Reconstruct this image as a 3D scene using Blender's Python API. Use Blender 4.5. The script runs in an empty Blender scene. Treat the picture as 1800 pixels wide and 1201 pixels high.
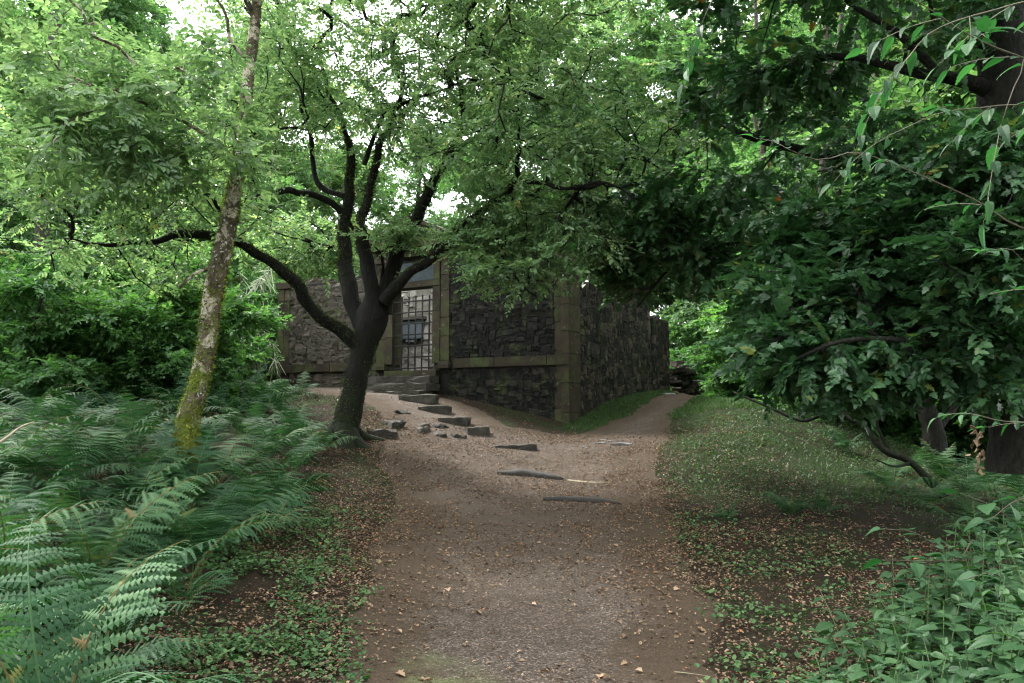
import bpy, math, random
import numpy as np
from mathutils import Matrix, Vector

rng = np.random.default_rng(7)
random.seed(7)
SC = bpy.context.scene
COL = SC.collection

# ------------------------------------------------------------------ camera
EYE = 1.6
FPX = 1400.0
HOR = 720.0
PITCH = math.atan((HOR - 600.5) / FPX)
cam_d = bpy.data.cameras.new('camera')
cam_d.sensor_width = 36.0
cam_d.lens = 28.0
cam_d.clip_start = 0.05
cam_d.clip_end = 2000.0
cam = bpy.data.objects.new('camera', cam_d)
cam.location = (0, 0, EYE)
cam.rotation_euler = (math.radians(90) + PITCH, 0, 0)
COL.objects.link(cam)
SC.camera = cam

# ------------------------------------------------------------------ world: bright overcast
SUN_EL, SUN_AZ = math.radians(52), math.radians(-48)      # azimuth measured from +Y towards +X
W = bpy.data.worlds.new('World')
SC.world = W
W.use_nodes = True
nt = W.node_tree
nt.nodes.clear()
out = nt.nodes.new('ShaderNodeOutputWorld')
bg = nt.nodes.new('ShaderNodeBackground')
sky = nt.nodes.new('ShaderNodeTexSky')
sky.sky_type = 'NISHITA'
sky.sun_disc = False
sky.sun_elevation = SUN_EL
sky.sun_rotation = SUN_AZ
sky.air_density = 1.0
sky.dust_density = 3.0
tc = nt.nodes.new('ShaderNodeTexCoord')
cn = nt.nodes.new('ShaderNodeTexNoise')
cn.inputs['Scale'].default_value = 2.2
cn.inputs['Detail'].default_value = 5
cr = nt.nodes.new('ShaderNodeMapRange')
cr.inputs['From Min'].default_value = 0.3
cr.inputs['From Max'].default_value = 0.7
cr.inputs['To Min'].default_value = 0.82
cr.inputs['To Max'].default_value = 0.97
mx = nt.nodes.new('ShaderNodeMix')
mx.data_type = 'RGBA'
mx.inputs['B'].default_value = (7.6, 7.75, 7.7, 1)           # cloud layer
nt.links.new(tc.outputs['Generated'], cn.inputs['Vector'])
nt.links.new(cn.outputs['Fac'], cr.inputs['Value'])
nt.links.new(cr.outputs['Result'], mx.inputs['Factor'])
nt.links.new(sky.outputs['Color'], mx.inputs['A'])
nt.links.new(mx.outputs['Result'], bg.inputs['Color'])
bg.inputs['Strength'].default_value = 0.105
nt.links.new(bg.outputs['Background'], out.inputs['Surface'])

sd = bpy.data.lights.new('sun', 'SUN')
sd.energy = 1.5
sd.angle = math.radians(10)
sd.color = (1.0, 0.965, 0.9)
sun = bpy.data.objects.new('sun', sd)
sdir = Vector((math.sin(SUN_AZ) * math.cos(SUN_EL), math.cos(SUN_AZ) * math.cos(SUN_EL), math.sin(SUN_EL)))
sun.rotation_euler = sdir.to_track_quat('Z', 'Y').to_euler()
sun.location = (0, 0, 30)
COL.objects.link(sun)

SC.view_settings.view_transform = 'Standard'
SC.view_settings.look = 'None'
SC.view_settings.gamma = 1.0
SC.view_settings.use_curve_mapping = False
SC.view_settings.exposure = 2.82
SC.render.engine = 'CYCLES'
SC.cycles.max_bounces = 3
SC.cycles.diffuse_bounces = 1
SC.cycles.glossy_bounces = 2
SC.cycles.transmission_bounces = 2
SC.cycles.transparent_max_bounces = 4
SC.cycles.caustics_reflective = False
SC.cycles.caustics_refractive = False
SC.cycles.use_denoising = True
SC.cycles.denoising_prefilter = 'ACCURATE'
SC.cycles.denoising_input_passes = 'RGB_ALBEDO_NORMAL'
SC.cycles.sample_clamp_indirect = 3.0
SC.cycles.pixel_filter_type = 'BLACKMAN_HARRIS'
SC.cycles.filter_width = 1.2
SC.cycles.use_adaptive_sampling = True
SC.cycles.adaptive_threshold = 0.02

# ------------------------------------------------------------------ helpers
def at(px, py, Y):
    a = (px - 900.0) / FPX
    b = (600.5 - py) / FPX
    cp, sp = math.cos(PITCH), math.sin(PITCH)
    d = np.array([a, cp - b * sp, sp + b * cp])
    d = d * (Y / d[1])
    return np.array([d[0], d[1], d[2] + EYE])

def wpx(w, Y):
    return w * 0.5 * Y / FPX

def hash3(i, j, k):
    n = (i * 374761393 + j * 668265263 + k * 2147483647 + 1274126177) & 0xffffffff
    n = ((n ^ (n >> 13)) * 1274126177) & 0xffffffff
    return ((n ^ (n >> 16)) & 0xffff) / 65535.0

def vnoise(P, scale=1.0, seed=0):
    """value noise in -1..1 for an (N,3) array"""
    P = np.asarray(P, float) * scale + seed * 17.31
    I = np.floor(P).astype(np.int64)
    f = P - I
    f = f * f * (3 - 2 * f)
    r = 0
    for dx in (0, 1):
        for dy in (0, 1):
            for dz in (0, 1):
                w = (f[:, 0] if dx else 1 - f[:, 0]) * (f[:, 1] if dy else 1 - f[:, 1]) * (f[:, 2] if dz else 1 - f[:, 2])
                r = r + w * hash3(I[:, 0] + dx, I[:, 1] + dy, I[:, 2] + dz)
    return r * 2 - 1

def vn2(x, y, scale, seed=0):
    P = np.stack([np.ravel(x), np.ravel(y), np.zeros(np.size(x))], 1)
    return vnoise(P, scale, seed).reshape(np.shape(x))

def norm(v):
    v = np.asarray(v, float)
    return v / np.maximum(np.linalg.norm(v, axis=-1, keepdims=True), 1e-9)

def mesh_data(name, V, F, mat, tint=None, smooth=False):
    """F: an int array (M,k) or a list of such arrays"""
    V = np.asarray(V, np.float32)
    if not isinstance(F, (list, tuple)):
        F = [F]
    F = [np.asarray(f, np.int32) for f in F if len(f)]
    me = bpy.data.meshes.new(name)
    me.vertices.add(len(V))
    me.vertices.foreach_set('co', V.ravel())
    loops = np.concatenate([f.ravel() for f in F])
    tot = np.concatenate([np.full(len(f), f.shape[1], np.int32) for f in F])
    start = np.concatenate([[0], np.cumsum(tot)[:-1]]).astype(np.int32)
    me.loops.add(len(loops))
    me.loops.foreach_set('vertex_index', loops)
    me.polygons.add(len(tot))
    me.polygons.foreach_set('loop_start', start)
    me.polygons.foreach_set('loop_total', tot)
    me.polygons.foreach_set('use_smooth', np.full(len(tot), bool(smooth)))
    if tint is not None:
        at_ = me.attributes.new('tint', 'FLOAT', 'POINT')
        at_.data.foreach_set('value', np.asarray(tint, np.float32))
    me.update(calc_edges=True)
    me.validate()
    if mat is not None:
        me.materials.append(mat)
    return me

def link(name, data, parent=None, loc=None, rot=None, scale=None):
    o = bpy.data.objects.new(name, data)
    COL.objects.link(o)
    if parent is not None:
        o.parent = parent
    if loc is not None:
        o.location = loc
    if rot is not None:
        o.rotation_euler = rot
    if scale is not None:
        o.scale = (scale,) * 3 if np.isscalar(scale) else scale
    return o

def tag(o, label=None, cat=None, group=None, kind=None):
    if label: o['label'] = label
    if cat: o['category'] = cat
    if group: o['group'] = group
    if kind: o['kind'] = kind
    return o

def mesh(name, V, F, mat, parent=None, tint=None, smooth=False):
    return link(name, mesh_data(name, V, F, mat, tint, smooth), parent)

def thing(name, label, cat, loc=(0, 0, 0), rz=0, group=None):
    o = link(name, None, None, loc, (0, 0, rz))
    return tag(o, label, cat, group)

class Soup:
    """collects geometry of mixed polygons"""
    def __init__(s):
        s.V, s.F, s.T, s.n = [], {}, [], 0
    def add(s, V, F, tint=0.5):
        V = np.asarray(V, float)
        if not isinstance(F, (list, tuple)): F = [F]
        for f in F:
            f = np.asarray(f, np.int64)
            if len(f): s.F.setdefault(f.shape[1], []).append(f + s.n)
        s.V.append(V)
        s.T.append(np.broadcast_to(np.asarray(tint, float), (len(V),)))
        s.n += len(V)
    def get(s):
        return np.concatenate(s.V), [np.concatenate(v) for v in s.F.values()], np.concatenate(s.T)
    def build(s, name, mat, parent=None, smooth=False):
        V, F, T = s.get()
        return mesh(name, V, F, mat, parent, T, smooth)

def catmull(P, n):
    """resample a polyline (K,D) smoothly to n points"""
    P = np.asarray(P, float)
    K = len(P)
    if K == 2:
        t = np.linspace(0, 1, n)[:, None]
        return P[0] * (1 - t) + P[1] * t
    Q = np.vstack([2 * P[0] - P[1], P, 2 * P[-1] - P[-2]])
    seg = np.linalg.norm(np.diff(P[:, :3], axis=0), axis=1)
    cum = np.concatenate([[0], np.cumsum(seg)])
    s = np.linspace(0, cum[-1], n)
    i = np.clip(np.searchsorted(cum, s, 'right') - 1, 0, K - 2)
    t = ((s - cum[i]) / np.maximum(seg[i], 1e-9))[:, None]
    p0, p1, p2, p3 = Q[i], Q[i + 1], Q[i + 2], Q[i + 3]
    return 0.5 * (2 * p1 + (p2 - p0) * t + (2 * p0 - 5 * p1 + 4 * p2 - p3) * t ** 2 + (3 * p1 - p0 - 3 * p2 + p3) * t ** 3)

def tube(P, R, seg=6, lump=0.0, lscale=3.0, seed=0, cap=True):
    P = np.asarray(P, float)
    R = np.broadcast_to(np.asarray(R, float), (len(P),))
    n = len(P)
    T = norm(np.gradient(P, axis=0))
    ref = np.array([0.0, 0.0, 1.0]) if abs(T[0][2]) < 0.9 else np.array([1.0, 0, 0])
    A = np.empty((n, 3))
    a = norm(ref - T[0] * ref.dot(T[0]))
    for i in range(n):
        a = a - T[i] * a.dot(T[i])
        a = a / max(np.linalg.norm(a), 1e-9)
        A[i] = a
    B = np.cross(T, A)
    th = np.linspace(0, 2 * math.pi, seg, endpoint=False)
    dirs = A[:, None, :] * np.cos(th)[None, :, None] + B[:, None, :] * np.sin(th)[None, :, None]
    V = P[:, None, :] + dirs * R[:, None, None]
    if lump > 0:
        f = vnoise(V.reshape(-1, 3), lscale, seed) + 0.5 * vnoise(V.reshape(-1, 3), lscale * 2.7, seed + 3) + 0.3 * vnoise(V.reshape(-1, 3), lscale * 6, seed + 5)
        V = V + dirs * (f.reshape(n, seg) * R[:, None] * lump)[:, :, None]
    i = np.arange(n - 1)[:, None] * seg
    j = np.arange(seg)[None, :]
    j2 = (j + 1) % seg
    F = np.stack([i + j, i + j2, i + seg + j2, i + seg + j], -1).reshape(-1, 4)
    Fs = [F]
    V = V.reshape(-1, 3)
    if cap:
        V = np.vstack([V, P[-1]])
        last = (n - 1) * seg
        k = np.arange(seg)
        Fs.append(np.stack([last + k, last + (k + 1) % seg, np.full(seg, len(V) - 1)], 1))
    return V, Fs

# ------------------------------------------------------------------ materials
def new_mat(name):
    m = bpy.data.materials.new(name)
    m.use_nodes = True
    t = m.node_tree
    t.nodes.clear()
    o = t.nodes.new('ShaderNodeOutputMaterial')
    b = t.nodes.new('ShaderNodeBsdfPrincipled')
    t.links.new(b.outputs['BSDF'], o.inputs['Surface'])
    return m, t, b, o

def ramp(t, stops, fac=None, interp='LINEAR'):
    r = t.nodes.new('ShaderNodeValToRGB')
    r.color_ramp.interpolation = interp
    e = r.color_ramp.elements
    while len(e) < len(stops): e.new(0.5)
    for el, (p, c) in zip(e, stops):
        el.position = p
        el.color = (c[0], c[1], c[2], 1)
    if fac is not None: t.links.new(fac, r.inputs['Fac'])
    return r

def noise(t, scale, detail=4, rough=0.6, vec=None, dist=0.0):
    n = t.nodes.new('ShaderNodeTexNoise')
    n.inputs['Scale'].default_value = scale
    n.inputs['Detail'].default_value = detail
    n.inputs['Roughness'].default_value = rough
    n.inputs['Distortion'].default_value = dist
    if vec is not None: t.links.new(vec, n.inputs['Vector'])
    return n

def mixc(t, fac, a, b, mode='MIX'):
    m = t.nodes.new('ShaderNodeMix')
    m.data_type = 'RGBA'
    m.blend_type = mode
    for sock, v in (('Factor', fac), ('A', a), ('B', b)):
        s = m.inputs[sock]
        if hasattr(v, 'links'): t.links.new(v, s)
        elif isinstance(v, (int, float)): s.default_value = v
        else: s.default_value = (v[0], v[1], v[2], 1)
    return m.outputs['Result']

def maprange(t, v, a, b, c=0.0, d=1.0):
    m = t.nodes.new('ShaderNodeMapRange')
    m.inputs['From Min'].default_value = a
    m.inputs['From Max'].default_value = b
    m.inputs['To Min'].default_value = c
    m.inputs['To Max'].default_value = d
    t.links.new(v, m.inputs['Value'])
    return m.outputs['Result']

def bump(t, b, h, strength=0.5, dist=0.02):
    n = t.nodes.new('ShaderNodeBump')
    n.inputs['Strength'].default_value = strength
    n.inputs['Distance'].default_value = dist
    t.links.new(h, n.inputs['Height'])
    t.links.new(n.outputs['Normal'], b.inputs['Normal'])

def wpos(t):
    return t.nodes.new('ShaderNodeNewGeometry').outputs['Position']

def tintattr(t):
    a = t.nodes.new('ShaderNodeAttribute')
    a.attribute_name = 'tint'
    return a.outputs['Fac']

def leaf_mat(name, stops, rough=0.5, trans=0.35, spec=0.5, tcol=(1.15, 1.3, 0.6), objvar=0.0):
    m, t, b, o = new_mat(name)
    f = tintattr(t)
    if objvar > 0:
        oi = t.nodes.new('ShaderNodeObjectInfo')
        r = maprange(t, oi.outputs['Random'], 0, 1, -objvar, objvar)
        ad = t.nodes.new('ShaderNodeMath'); ad.operation = 'ADD'; ad.use_clamp = True
        t.links.new(f, ad.inputs[0]); t.links.new(r, ad.inputs[1])
        f = ad.outputs[0]
    c = ramp(t, stops, f).outputs['Color']
    t.links.new(c, b.inputs['Base Color'])
    b.inputs['Roughness'].default_value = rough
    b.inputs['Specular IOR Level'].default_value = spec
    tr = t.nodes.new('ShaderNodeBsdfTranslucent')
    t.links.new(mixc(t, 1.0, c, tcol, 'MULTIPLY'), tr.inputs['Color'])
    ms = t.nodes.new('ShaderNodeMixShader')
    ms.inputs['Fac'].default_value = trans
    t.links.new(b.outputs['BSDF'], ms.inputs[1])
    t.links.new(tr.outputs['BSDF'], ms.inputs[2])
    t.links.new(ms.outputs['Shader'], o.inputs['Surface'])
    return m

M = {}
M['oak_leaf'] = leaf_mat('oak_leaf', [(0, (.045, .085, .04)), (.45, (.10, .165, .075)), (.8, (.17, .235, .12)), (.96, (.22, .265, .11)), (1, (.32, .22, .07))], .34, .40, .5, (1.9, 2.05, 1.2))
M['near_leaf'] = leaf_mat('near_leaf', [(0, (.055, .105, .05)), (.5, (.12, .19, .09)), (1, (.21, .28, .15))], .32, .42, .5, (1.9, 2.05, 1.2))
M['sycamore_leaf'] = leaf_mat('sycamore_leaf', [(0, (.022, .056, .026)), (.5, (.042, .10, .045)), (.93, (.075, .15, .065)), (.97, (.14, .16, .04)), (1, (.32, .13, .03))], .36, .32, .5, (1.3, 1.8, .9))
M['far_leaf'] = leaf_mat('far_leaf', [(0, (.05, .11, .035)), (.5, (.105, .185, .065)), (.9, (.17, .255, .10)), (1, (.3, .26, .08))], .5, .45, .4, (1.7, 1.85, .95), objvar=.2)
M['shrub_leaf'] = leaf_mat('shrub_leaf', [(0, (.04, .10, .03)), (.5, (.09, .185, .055)), (1, (.17, .27, .085))], .48, .4, .45, (1.7, 1.9, .9), objvar=.18)
M['fern'] = leaf_mat('fern', [(0, (.012, .04, .015)), (.45, (.032, .086, .032)), (.9, (.08, .145, .055)), (.985, (.15, .16, .045)), (1, (.17, .11, .04))], .65, .25, .2, (1.0, 1.3, .6), objvar=.3)
M['nettle'] = leaf_mat('nettle', [(0, (.018, .058, .022)), (.5, (.036, .10, .036)), (1, (.075, .15, .055))], .55, .3, .25, objvar=.25)
M['cover'] = leaf_mat('cover', [(0, (.03, .085, .03)), (.5, (.065, .145, .05)), (1, (.13, .22, .085))], .6, .25, .2)
M['grass'] = leaf_mat('grass', [(0, (.03, .075, .02)), (.5, (.06, .13, .03)), (1, (.13, .2, .05))], .5, .3)
M['litter'] = leaf_mat('litter', [(0, (.04, .024, .015)), (.35, (.11, .066, .04)), (.6, (.2, .13, .078)), (.85, (.32, .21, .125)), (.96, (.44, .34, .24)), (1, (.45, .18, .06))], .6, .1, .3, (1, 1, 1))
M['lichen'] = leaf_mat('lichen', [(0, (.28, .33, .2)), (.5, (.45, .52, .36)), (1, (.6, .66, .5))], .8, .3, .2, (1, 1, 1))
M['moss_fuzz'] = leaf_mat('moss_fuzz', [(0, (.04, .075, .012)), (.4, (.11, .16, .022)), (.8, (.25, .27, .03)), (1, (.38, .3, .04))], .7, .3, .2)
M['moss_dark'] = leaf_mat('moss_dark', [(0, (.02, .035, .01)), (.5, (.045, .07, .018)), (1, (.10, .12, .025))], .7, .3, .2)
M['dead_leaf'] = leaf_mat('dead_leaf', [(0, (.07, .05, .03)), (1, (.18, .13, .08))], .7, .2, .2, (1, 1, 1))

def bark_mat(name, dark, mid, moss, moss_amt, patch=None, patch_amt=0.0, moss_z=None):
    m, t, b, o = new_mat(name)
    p = wpos(t)
    sc = t.nodes.new('ShaderNodeMapping')
    sc.inputs['Scale'].default_value = (1, 1, 0.35)
    t.links.new(p, sc.inputs['Vector'])
    n1 = noise(t, 22, 6, .65, sc.outputs['Vector'])
    c = ramp(t, [(.3, dark), (.7, mid)], n1.outputs['Fac']).outputs['Color']
    if patch is not None:
        n3 = noise(t, 4.5, 5, .62, p, .6)
        c = mixc(t, maprange(t, n3.outputs['Fac'], patch_amt, patch_amt + .05), c, patch)
        n4 = noise(t, 28, 3, .6, p)
        c = mixc(t, maprange(t, n4.outputs['Fac'], .62, .66), c, (.5, .52, .46))
    n2 = noise(t, 3.5, 5, .65, p)
    f = n2.outputs['Fac']
    if moss_z:
        sx = t.nodes.new('ShaderNodeSeparateXYZ')
        t.links.new(p, sx.inputs[0])
        g = maprange(t, sx.outputs['Z'], moss_z[0], moss_z[1], .24, -.12)
        ad = t.nodes.new('ShaderNodeMath'); ad.operation = 'ADD'
        t.links.new(f, ad.inputs[0]); t.links.new(g, ad.inputs[1])
        f = ad.outputs[0]
    nm = noise(t, 40, 3, .6, p)
    mc = ramp(t, [(.3, tuple(x * .5 for x in moss)), (.7, moss)], nm.outputs['Fac']).outputs['Color']
    c = mixc(t, maprange(t, f, moss_amt, moss_amt + .12), c, mc)
    t.links.new(c, b.inputs['Base Color'])
    b.inputs['Roughness'].default_value = .85
    b.inputs['Specular IOR Level'].default_value = .25
    bump(t, b, n1.outputs['Fac'], 1.0, .06)
    return m

M['bark_dark'] = bark_mat('bark_dark', (.006, .006, .005), (.035, .032, .026), (.03, .048, .013), .54, moss_z=(1.0, 2.6))
M['bark_lean'] = bark_mat('bark_lean', (.03, .024, .018), (.16, .125, .09), (.12, .15, .022), .53, (.48, .42, .34), .52, moss_z=(1.0, 3.6))
M['bark_mid'] = bark_mat('bark_mid', (.02, .018, .014), (.075, .065, .05), (.05, .075, .02), .6)
M['bark_syc'] = bark_mat('bark_syc', (.014, .014, .012), (.05, .046, .038), (.03, .05, .016), .58)

def stone_mat(name, stops, moss=.62, lichen=.66, scale=6.0, bd=.07):
    m, t, b, o = new_mat(name)
    p = wpos(t)
    f = tintattr(t)
    n0 = noise(t, scale, 6, .65, p)
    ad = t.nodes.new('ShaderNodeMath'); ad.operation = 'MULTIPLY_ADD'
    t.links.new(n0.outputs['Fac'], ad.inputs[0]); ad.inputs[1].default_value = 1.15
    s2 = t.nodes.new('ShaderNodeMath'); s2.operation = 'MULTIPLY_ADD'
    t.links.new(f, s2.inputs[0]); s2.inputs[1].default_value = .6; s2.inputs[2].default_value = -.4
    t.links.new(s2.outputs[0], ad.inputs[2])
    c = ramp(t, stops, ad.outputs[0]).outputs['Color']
    n1 = noise(t, 70, 3, .6, p)
    c = mixc(t, maprange(t, n1.outputs['Fac'], .35, .7, 0, .55), c, mixc(t, 1.0, c, (.45, .45, .45), 'MULTIPLY'))
    n2 = noise(t, 2.2, 6, .7, p)
    c = mixc(t, maprange(t, n2.outputs['Fac'], moss, moss + .12, 0, .85), c, (.055, .075, .022))
    n3 = noise(t, 9, 5, .7, p, .5)
    c = mixc(t, maprange(t, n3.outputs['Fac'], lichen, lichen + .05, 0, .7), c, (.33, .32, .24))
    t.links.new(c, b.inputs['Base Color'])
    b.inputs['Roughness'].default_value = .8
    b.inputs['Specular IOR Level'].default_value = .3
    h = mixc(t, .5, n0.outputs['Fac'], n1.outputs['Fac'])
    n5 = noise(t, 24, 4, .7, p)
    h = mixc(t, .5, h, n5.outputs['Fac'])
    bump(t, b, h, 1.0, bd)
    return m

M['rubble'] = stone_mat('rubble', [(.1, (.014, .014, .013)), (.35, (.036, .034, .03)), (.55, (.07, .062, .051)), (.7, (.135, .108, .08)), (.85, (.23, .2, .165))], .55)
M['harl'] = stone_mat('harl', [(.1, (.28, .25, .21)), (.5, (.46, .43, .38)), (.9, (.6, .57, .52))], .66, .7)
M['mortar'] = stone_mat('mortar', [(.1, (.022, .021, .018)), (.5, (.055, .05, .042)), (.9, (.10, .092, .078))])
M['ashlar'] = stone_mat('ashlar', [(.1, (.05, .04, .026)), (.4, (.085, .066, .043)), (.65, (.135, .103, .066)), (.9, (.21, .18, .12))], .5, .64, 4, .018)
M['step_stone'] = stone_mat('step_stone', [(.1, (.03, .028, .025)), (.5, (.075, .068, .058)), (.9, (.15, .135, .115))], .58, .66)
M['slab_pale'] = stone_mat('slab_pale', [(.1, (.13, .14, .15)), (.5, (.22, .23, .24)), (.9, (.33, .33, .33))], .7, .7)
M['slate'] = stone_mat('slate', [(.1, (.10, .13, .15)), (.5, (.17, .21, .24)), (.9, (.26, .3, .33))], .75, .75)
M['tablet'] = stone_mat('tablet', [(.1, (.36, .4, .44)), (.5, (.5, .54, .58)), (.9, (.62, .66, .7))], .8, .8)

def plain(name, c, rough=.7, metal=0.0, var=.3, scale=20):
    m, t, b, o = new_mat(name)
    n = noise(t, scale, 5, .6, wpos(t))
    t.links.new(ramp(t, [(.3, tuple(x * (1 - var) for x in c)), (.7, tuple(x * (1 + var) for x in c))], n.outputs['Fac']).outputs['Color'], b.inputs['Base Color'])
    b.inputs['Roughness'].default_value = rough
    b.inputs['Metallic'].default_value = metal
    bump(t, b, n.outputs['Fac'], .4, .01)
    return m
M['iron'] = plain('iron', (.012, .011, .011), .6, .3, .4, 60)
M['twig'] = plain('twig', (.06, .045, .03), .8)
M['twig_pale'] = plain('twig_pale', (.2, .17, .11), .7)
M['twig_elm'] = plain('twig_elm', (.1, .085, .055), .7)
M['stem_green'] = plain('stem_green', (.07, .12, .04), .6)
M['post'] = plain('post', (.2, .16, .12), .85, 0, .35, 14)
M['log'] = plain('log', (.013, .011, .009), .8, 0, .5, 18)

def ground_mat():
    m, t, b, o = new_mat('forest_soil')
    p = wpos(t)
    n1 = noise(t, 1.3, 6, .7, p)
    n2 = noise(t, 30, 5, .7, p)
    c = ramp(t, [(.3, (.022, .016, .011)), (.55, (.055, .037, .022)), (.75, (.09, .058, .034))], n2.outputs['Fac']).outputs['Color']
    g = ramp(t, [(.3, (.02, .035, .012)), (.7, (.05, .08, .022))], n2.outputs['Fac']).outputs['Color']
    c = mixc(t, maprange(t, n1.outputs['Fac'], .47, .62, 0, .8), c, g)
    mo = tintattr(t)
    c = mixc(t, mo, c, ramp(t, [(.3, (.014, .032, .008)), (.7, (.045, .082, .018))], n2.outputs['Fac']).outputs['Color'])
    t.links.new(c, b.inputs['Base Color'])
    b.inputs['Roughness'].default_value = .95
    b.inputs['Specular IOR Level'].default_value = .15
    bump(t, b, n2.outputs['Fac'], 1.0, .04)
    return m
M['soil'] = ground_mat()

def path_mat():
    m, t, b, o = new_mat('path_gravel')
    p = wpos(t)
    n1 = noise(t, .9, 5, .65, p)
    n2 = noise(t, 55, 5, .75, p)
    v = t.nodes.new('ShaderNodeTexVoronoi')
    v.inputs['Scale'].default_value = 85
    t.links.new(p, v.inputs['Vector'])
    base = ramp(t, [(.25, (.024, .018, .013)), (.5, (.062, .048, .037)), (.7, (.12, .096, .08))], n2.outputs['Fac']).outputs['Color']
    gcol = t.nodes.new('ShaderNodeSeparateColor')
    t.links.new(v.outputs['Color'], gcol.inputs[0])
    peb = ramp(t, [(0, (.02, .016, .013)), (.5, (.09, .072, .06)), (.85, (.18, .15, .13)), (1, (.42, .36, .32))], gcol.outputs['Red']).outputs['Color']
    c = mixc(t, .6, base, peb)
    damp = ramp(t, [(.3, (.75, .68, .62)), (.6, (1, .98, .97))], n1.outputs['Fac']).outputs['Color']
    c = mixc(t, 1.0, c, damp, 'MULTIPLY')
    n7 = noise(t, 4.5, 6, .7, p)
    c = mixc(t, 1.0, c, ramp(t, [(.3, (.6, .58, .56)), (.55, (.95, .94, .93)), (.72, (1, 1, 1))], n7.outputs['Fac']).outputs['Color'], 'MULTIPLY')
    # green algae film near the left edge of the foreground
    sx = t.nodes.new('ShaderNodeSeparateXYZ'); t.links.new(p, sx.inputs[0])
    n3 = noise(t, 2.6, 4, .6, p)
    ds = t.nodes.new('ShaderNodeVectorMath'); ds.operation = 'DISTANCE'
    t.links.new(p, ds.inputs[0]); ds.inputs[1].default_value = (-.92, 4.5, 0)
    near = maprange(t, ds.outputs['Value'], .35, .95, 1, 0)
    k = t.nodes.new('ShaderNodeMath'); k.operation = 'MULTIPLY'
    t.links.new(near, k.inputs[0]); t.links.new(maprange(t, n3.outputs['Fac'], .35, .6), k.inputs[1])
    c = mixc(t, k.outputs[0], c, (.11, .14, .045))
    ea = t.nodes.new('ShaderNodeAttribute'); ea.attribute_name = 'tint'
    n9 = noise(t, 7, 5, .7, p)
    ed = t.nodes.new('ShaderNodeMath'); ed.operation = 'MULTIPLY_ADD'
    t.links.new(n9.outputs['Fac'], ed.inputs[0]); ed.inputs[1].default_value = 1.3
    t.links.new(ea.outputs['Fac'], ed.inputs[2])
    soilc = ramp(t, [(.3, (.022, .016, .011)), (.55, (.055, .037, .022)), (.75, (.09, .058, .034))], n2.outputs['Fac']).outputs['Color']
    c = mixc(t, maprange(t, ed.outputs[0], .75, 1.25), c, soilc)
    t.links.new(c, b.inputs['Base Color'])
    b.inputs['Roughness'].default_value = .9
    b.inputs['Specular IOR Level'].default_value = .25
    h = mixc(t, .5, n2.outputs['Fac'], v.outputs['Distance'])
    bump(t, b, h, .9, .02)
    return m
M['path'] = path_mat()

def dim(name, k, kr=1.0, kb=1.0):
    for n_ in M[name].node_tree.nodes:
        if n_.type == 'VALTORGB':
            for e_ in n_.color_ramp.elements:
                c_ = e_.color
                e_.color = (c_[0] * k * kr, c_[1] * k, c_[2] * k * kb, 1)
for nm_, k_ in (('soil', .5), ('litter', .8), ('bark_dark', .42), ('bark_syc', .7), ('rubble', .5), ('mortar', .5), ('ashlar', .42), ('harl', .72), ('fern', .85), ('cover', .8), ('grass', .62), ('nettle', .72), ('slate', .6)):
    dim(nm_, k_)
dim('far_leaf', .8, .85, 1.2); dim('shrub_leaf', .9, .85, 1.1); dim('oak_leaf', 1.3, .96, 1.08); dim('near_leaf', 1.15, .95, 1.05); dim('fern', 1.12, .9, 1.05); dim('sycamore_leaf', 1.12); dim('grass', 1.0, .85, 1.0)
# ------------------------------------------------------------------ terrain
CP = np.array([
    (0, -8, -.1), (4, -6, 0), (-5, -6, .3), (0, 0, 0), (0, 4.6, .02), (.2, 7.7, .14), (.1, 10.5, .44), (.1, 12, .64), (.1, 14, 1.0), (1.1, 15.9, 1.3),
    (-1.5, 15.8, 1.58), (-2.2, 17, 1.93), (-3.5, 18, 2.03), (-5.86, 19.8, 2.13), (-8, 21, 2.2),
    (2.2, 17.6, 1.76), (3.7, 20.5, 2.06), (3.0, 17.0, 1.5), (4.85, 22, 2.0), (5.3, 25, 2.1), (6, 30, 1.6),
    (5.1, 19, 1.78), (4.0, 15.6, 1.66), (4.7, 17, 1.82), (4.2, 13, 1.12), (3.1, 14.5, 1.17), (4.0, 14, 1.3), (4.6, 13, .84), (4.9, 11.5, .52), (6.2, 11.5, .5), (2.7, 9.5, .38), (3.0, 7, .18), (5.8, 9, .42), (3, 4, .1), (6, 3, .3),
    (9, 14, .2), (12, 20, 0), (10, 28, .5), (20, 30, -.3), (18, 10, .3),
    (-2.5, 9, .44), (-3.7, 8.7, .8), (-4.5, 7, .72), (-2.3, 5, .12), (-3.4, 5, .36), (-2.6, 12.3, 1.1), (-6.2, 18, 1.95), (-8, 16, 1.8), (-12, 12, 1.7), (-8, 6, .9),
    (-14, 25, 2.4), (-5, 30, 2.4), (0, 35, 2.4), (8, 40, 1.5), (-20, 5, 1.5)], float)
def _tps(r2):
    return np.where(r2 > 1e-12, 0.5 * r2 * np.log(np.maximum(r2, 1e-12)), 0)
_n = len(CP)
_A = np.zeros((_n + 3, _n + 3))
_d2 = ((CP[:, None, :2] - CP[None, :, :2]) ** 2).sum(-1)
_A[:_n, :_n] = _tps(_d2) + np.eye(_n) * .4
_A[:_n, _n] = 1; _A[:_n, _n + 1:] = CP[:, :2]
_A[_n, :_n] = 1; _A[_n + 1:, :_n] = CP[:, :2].T
_w = np.linalg.solve(_A, np.concatenate([CP[:, 2], [0, 0, 0]]))

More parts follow.
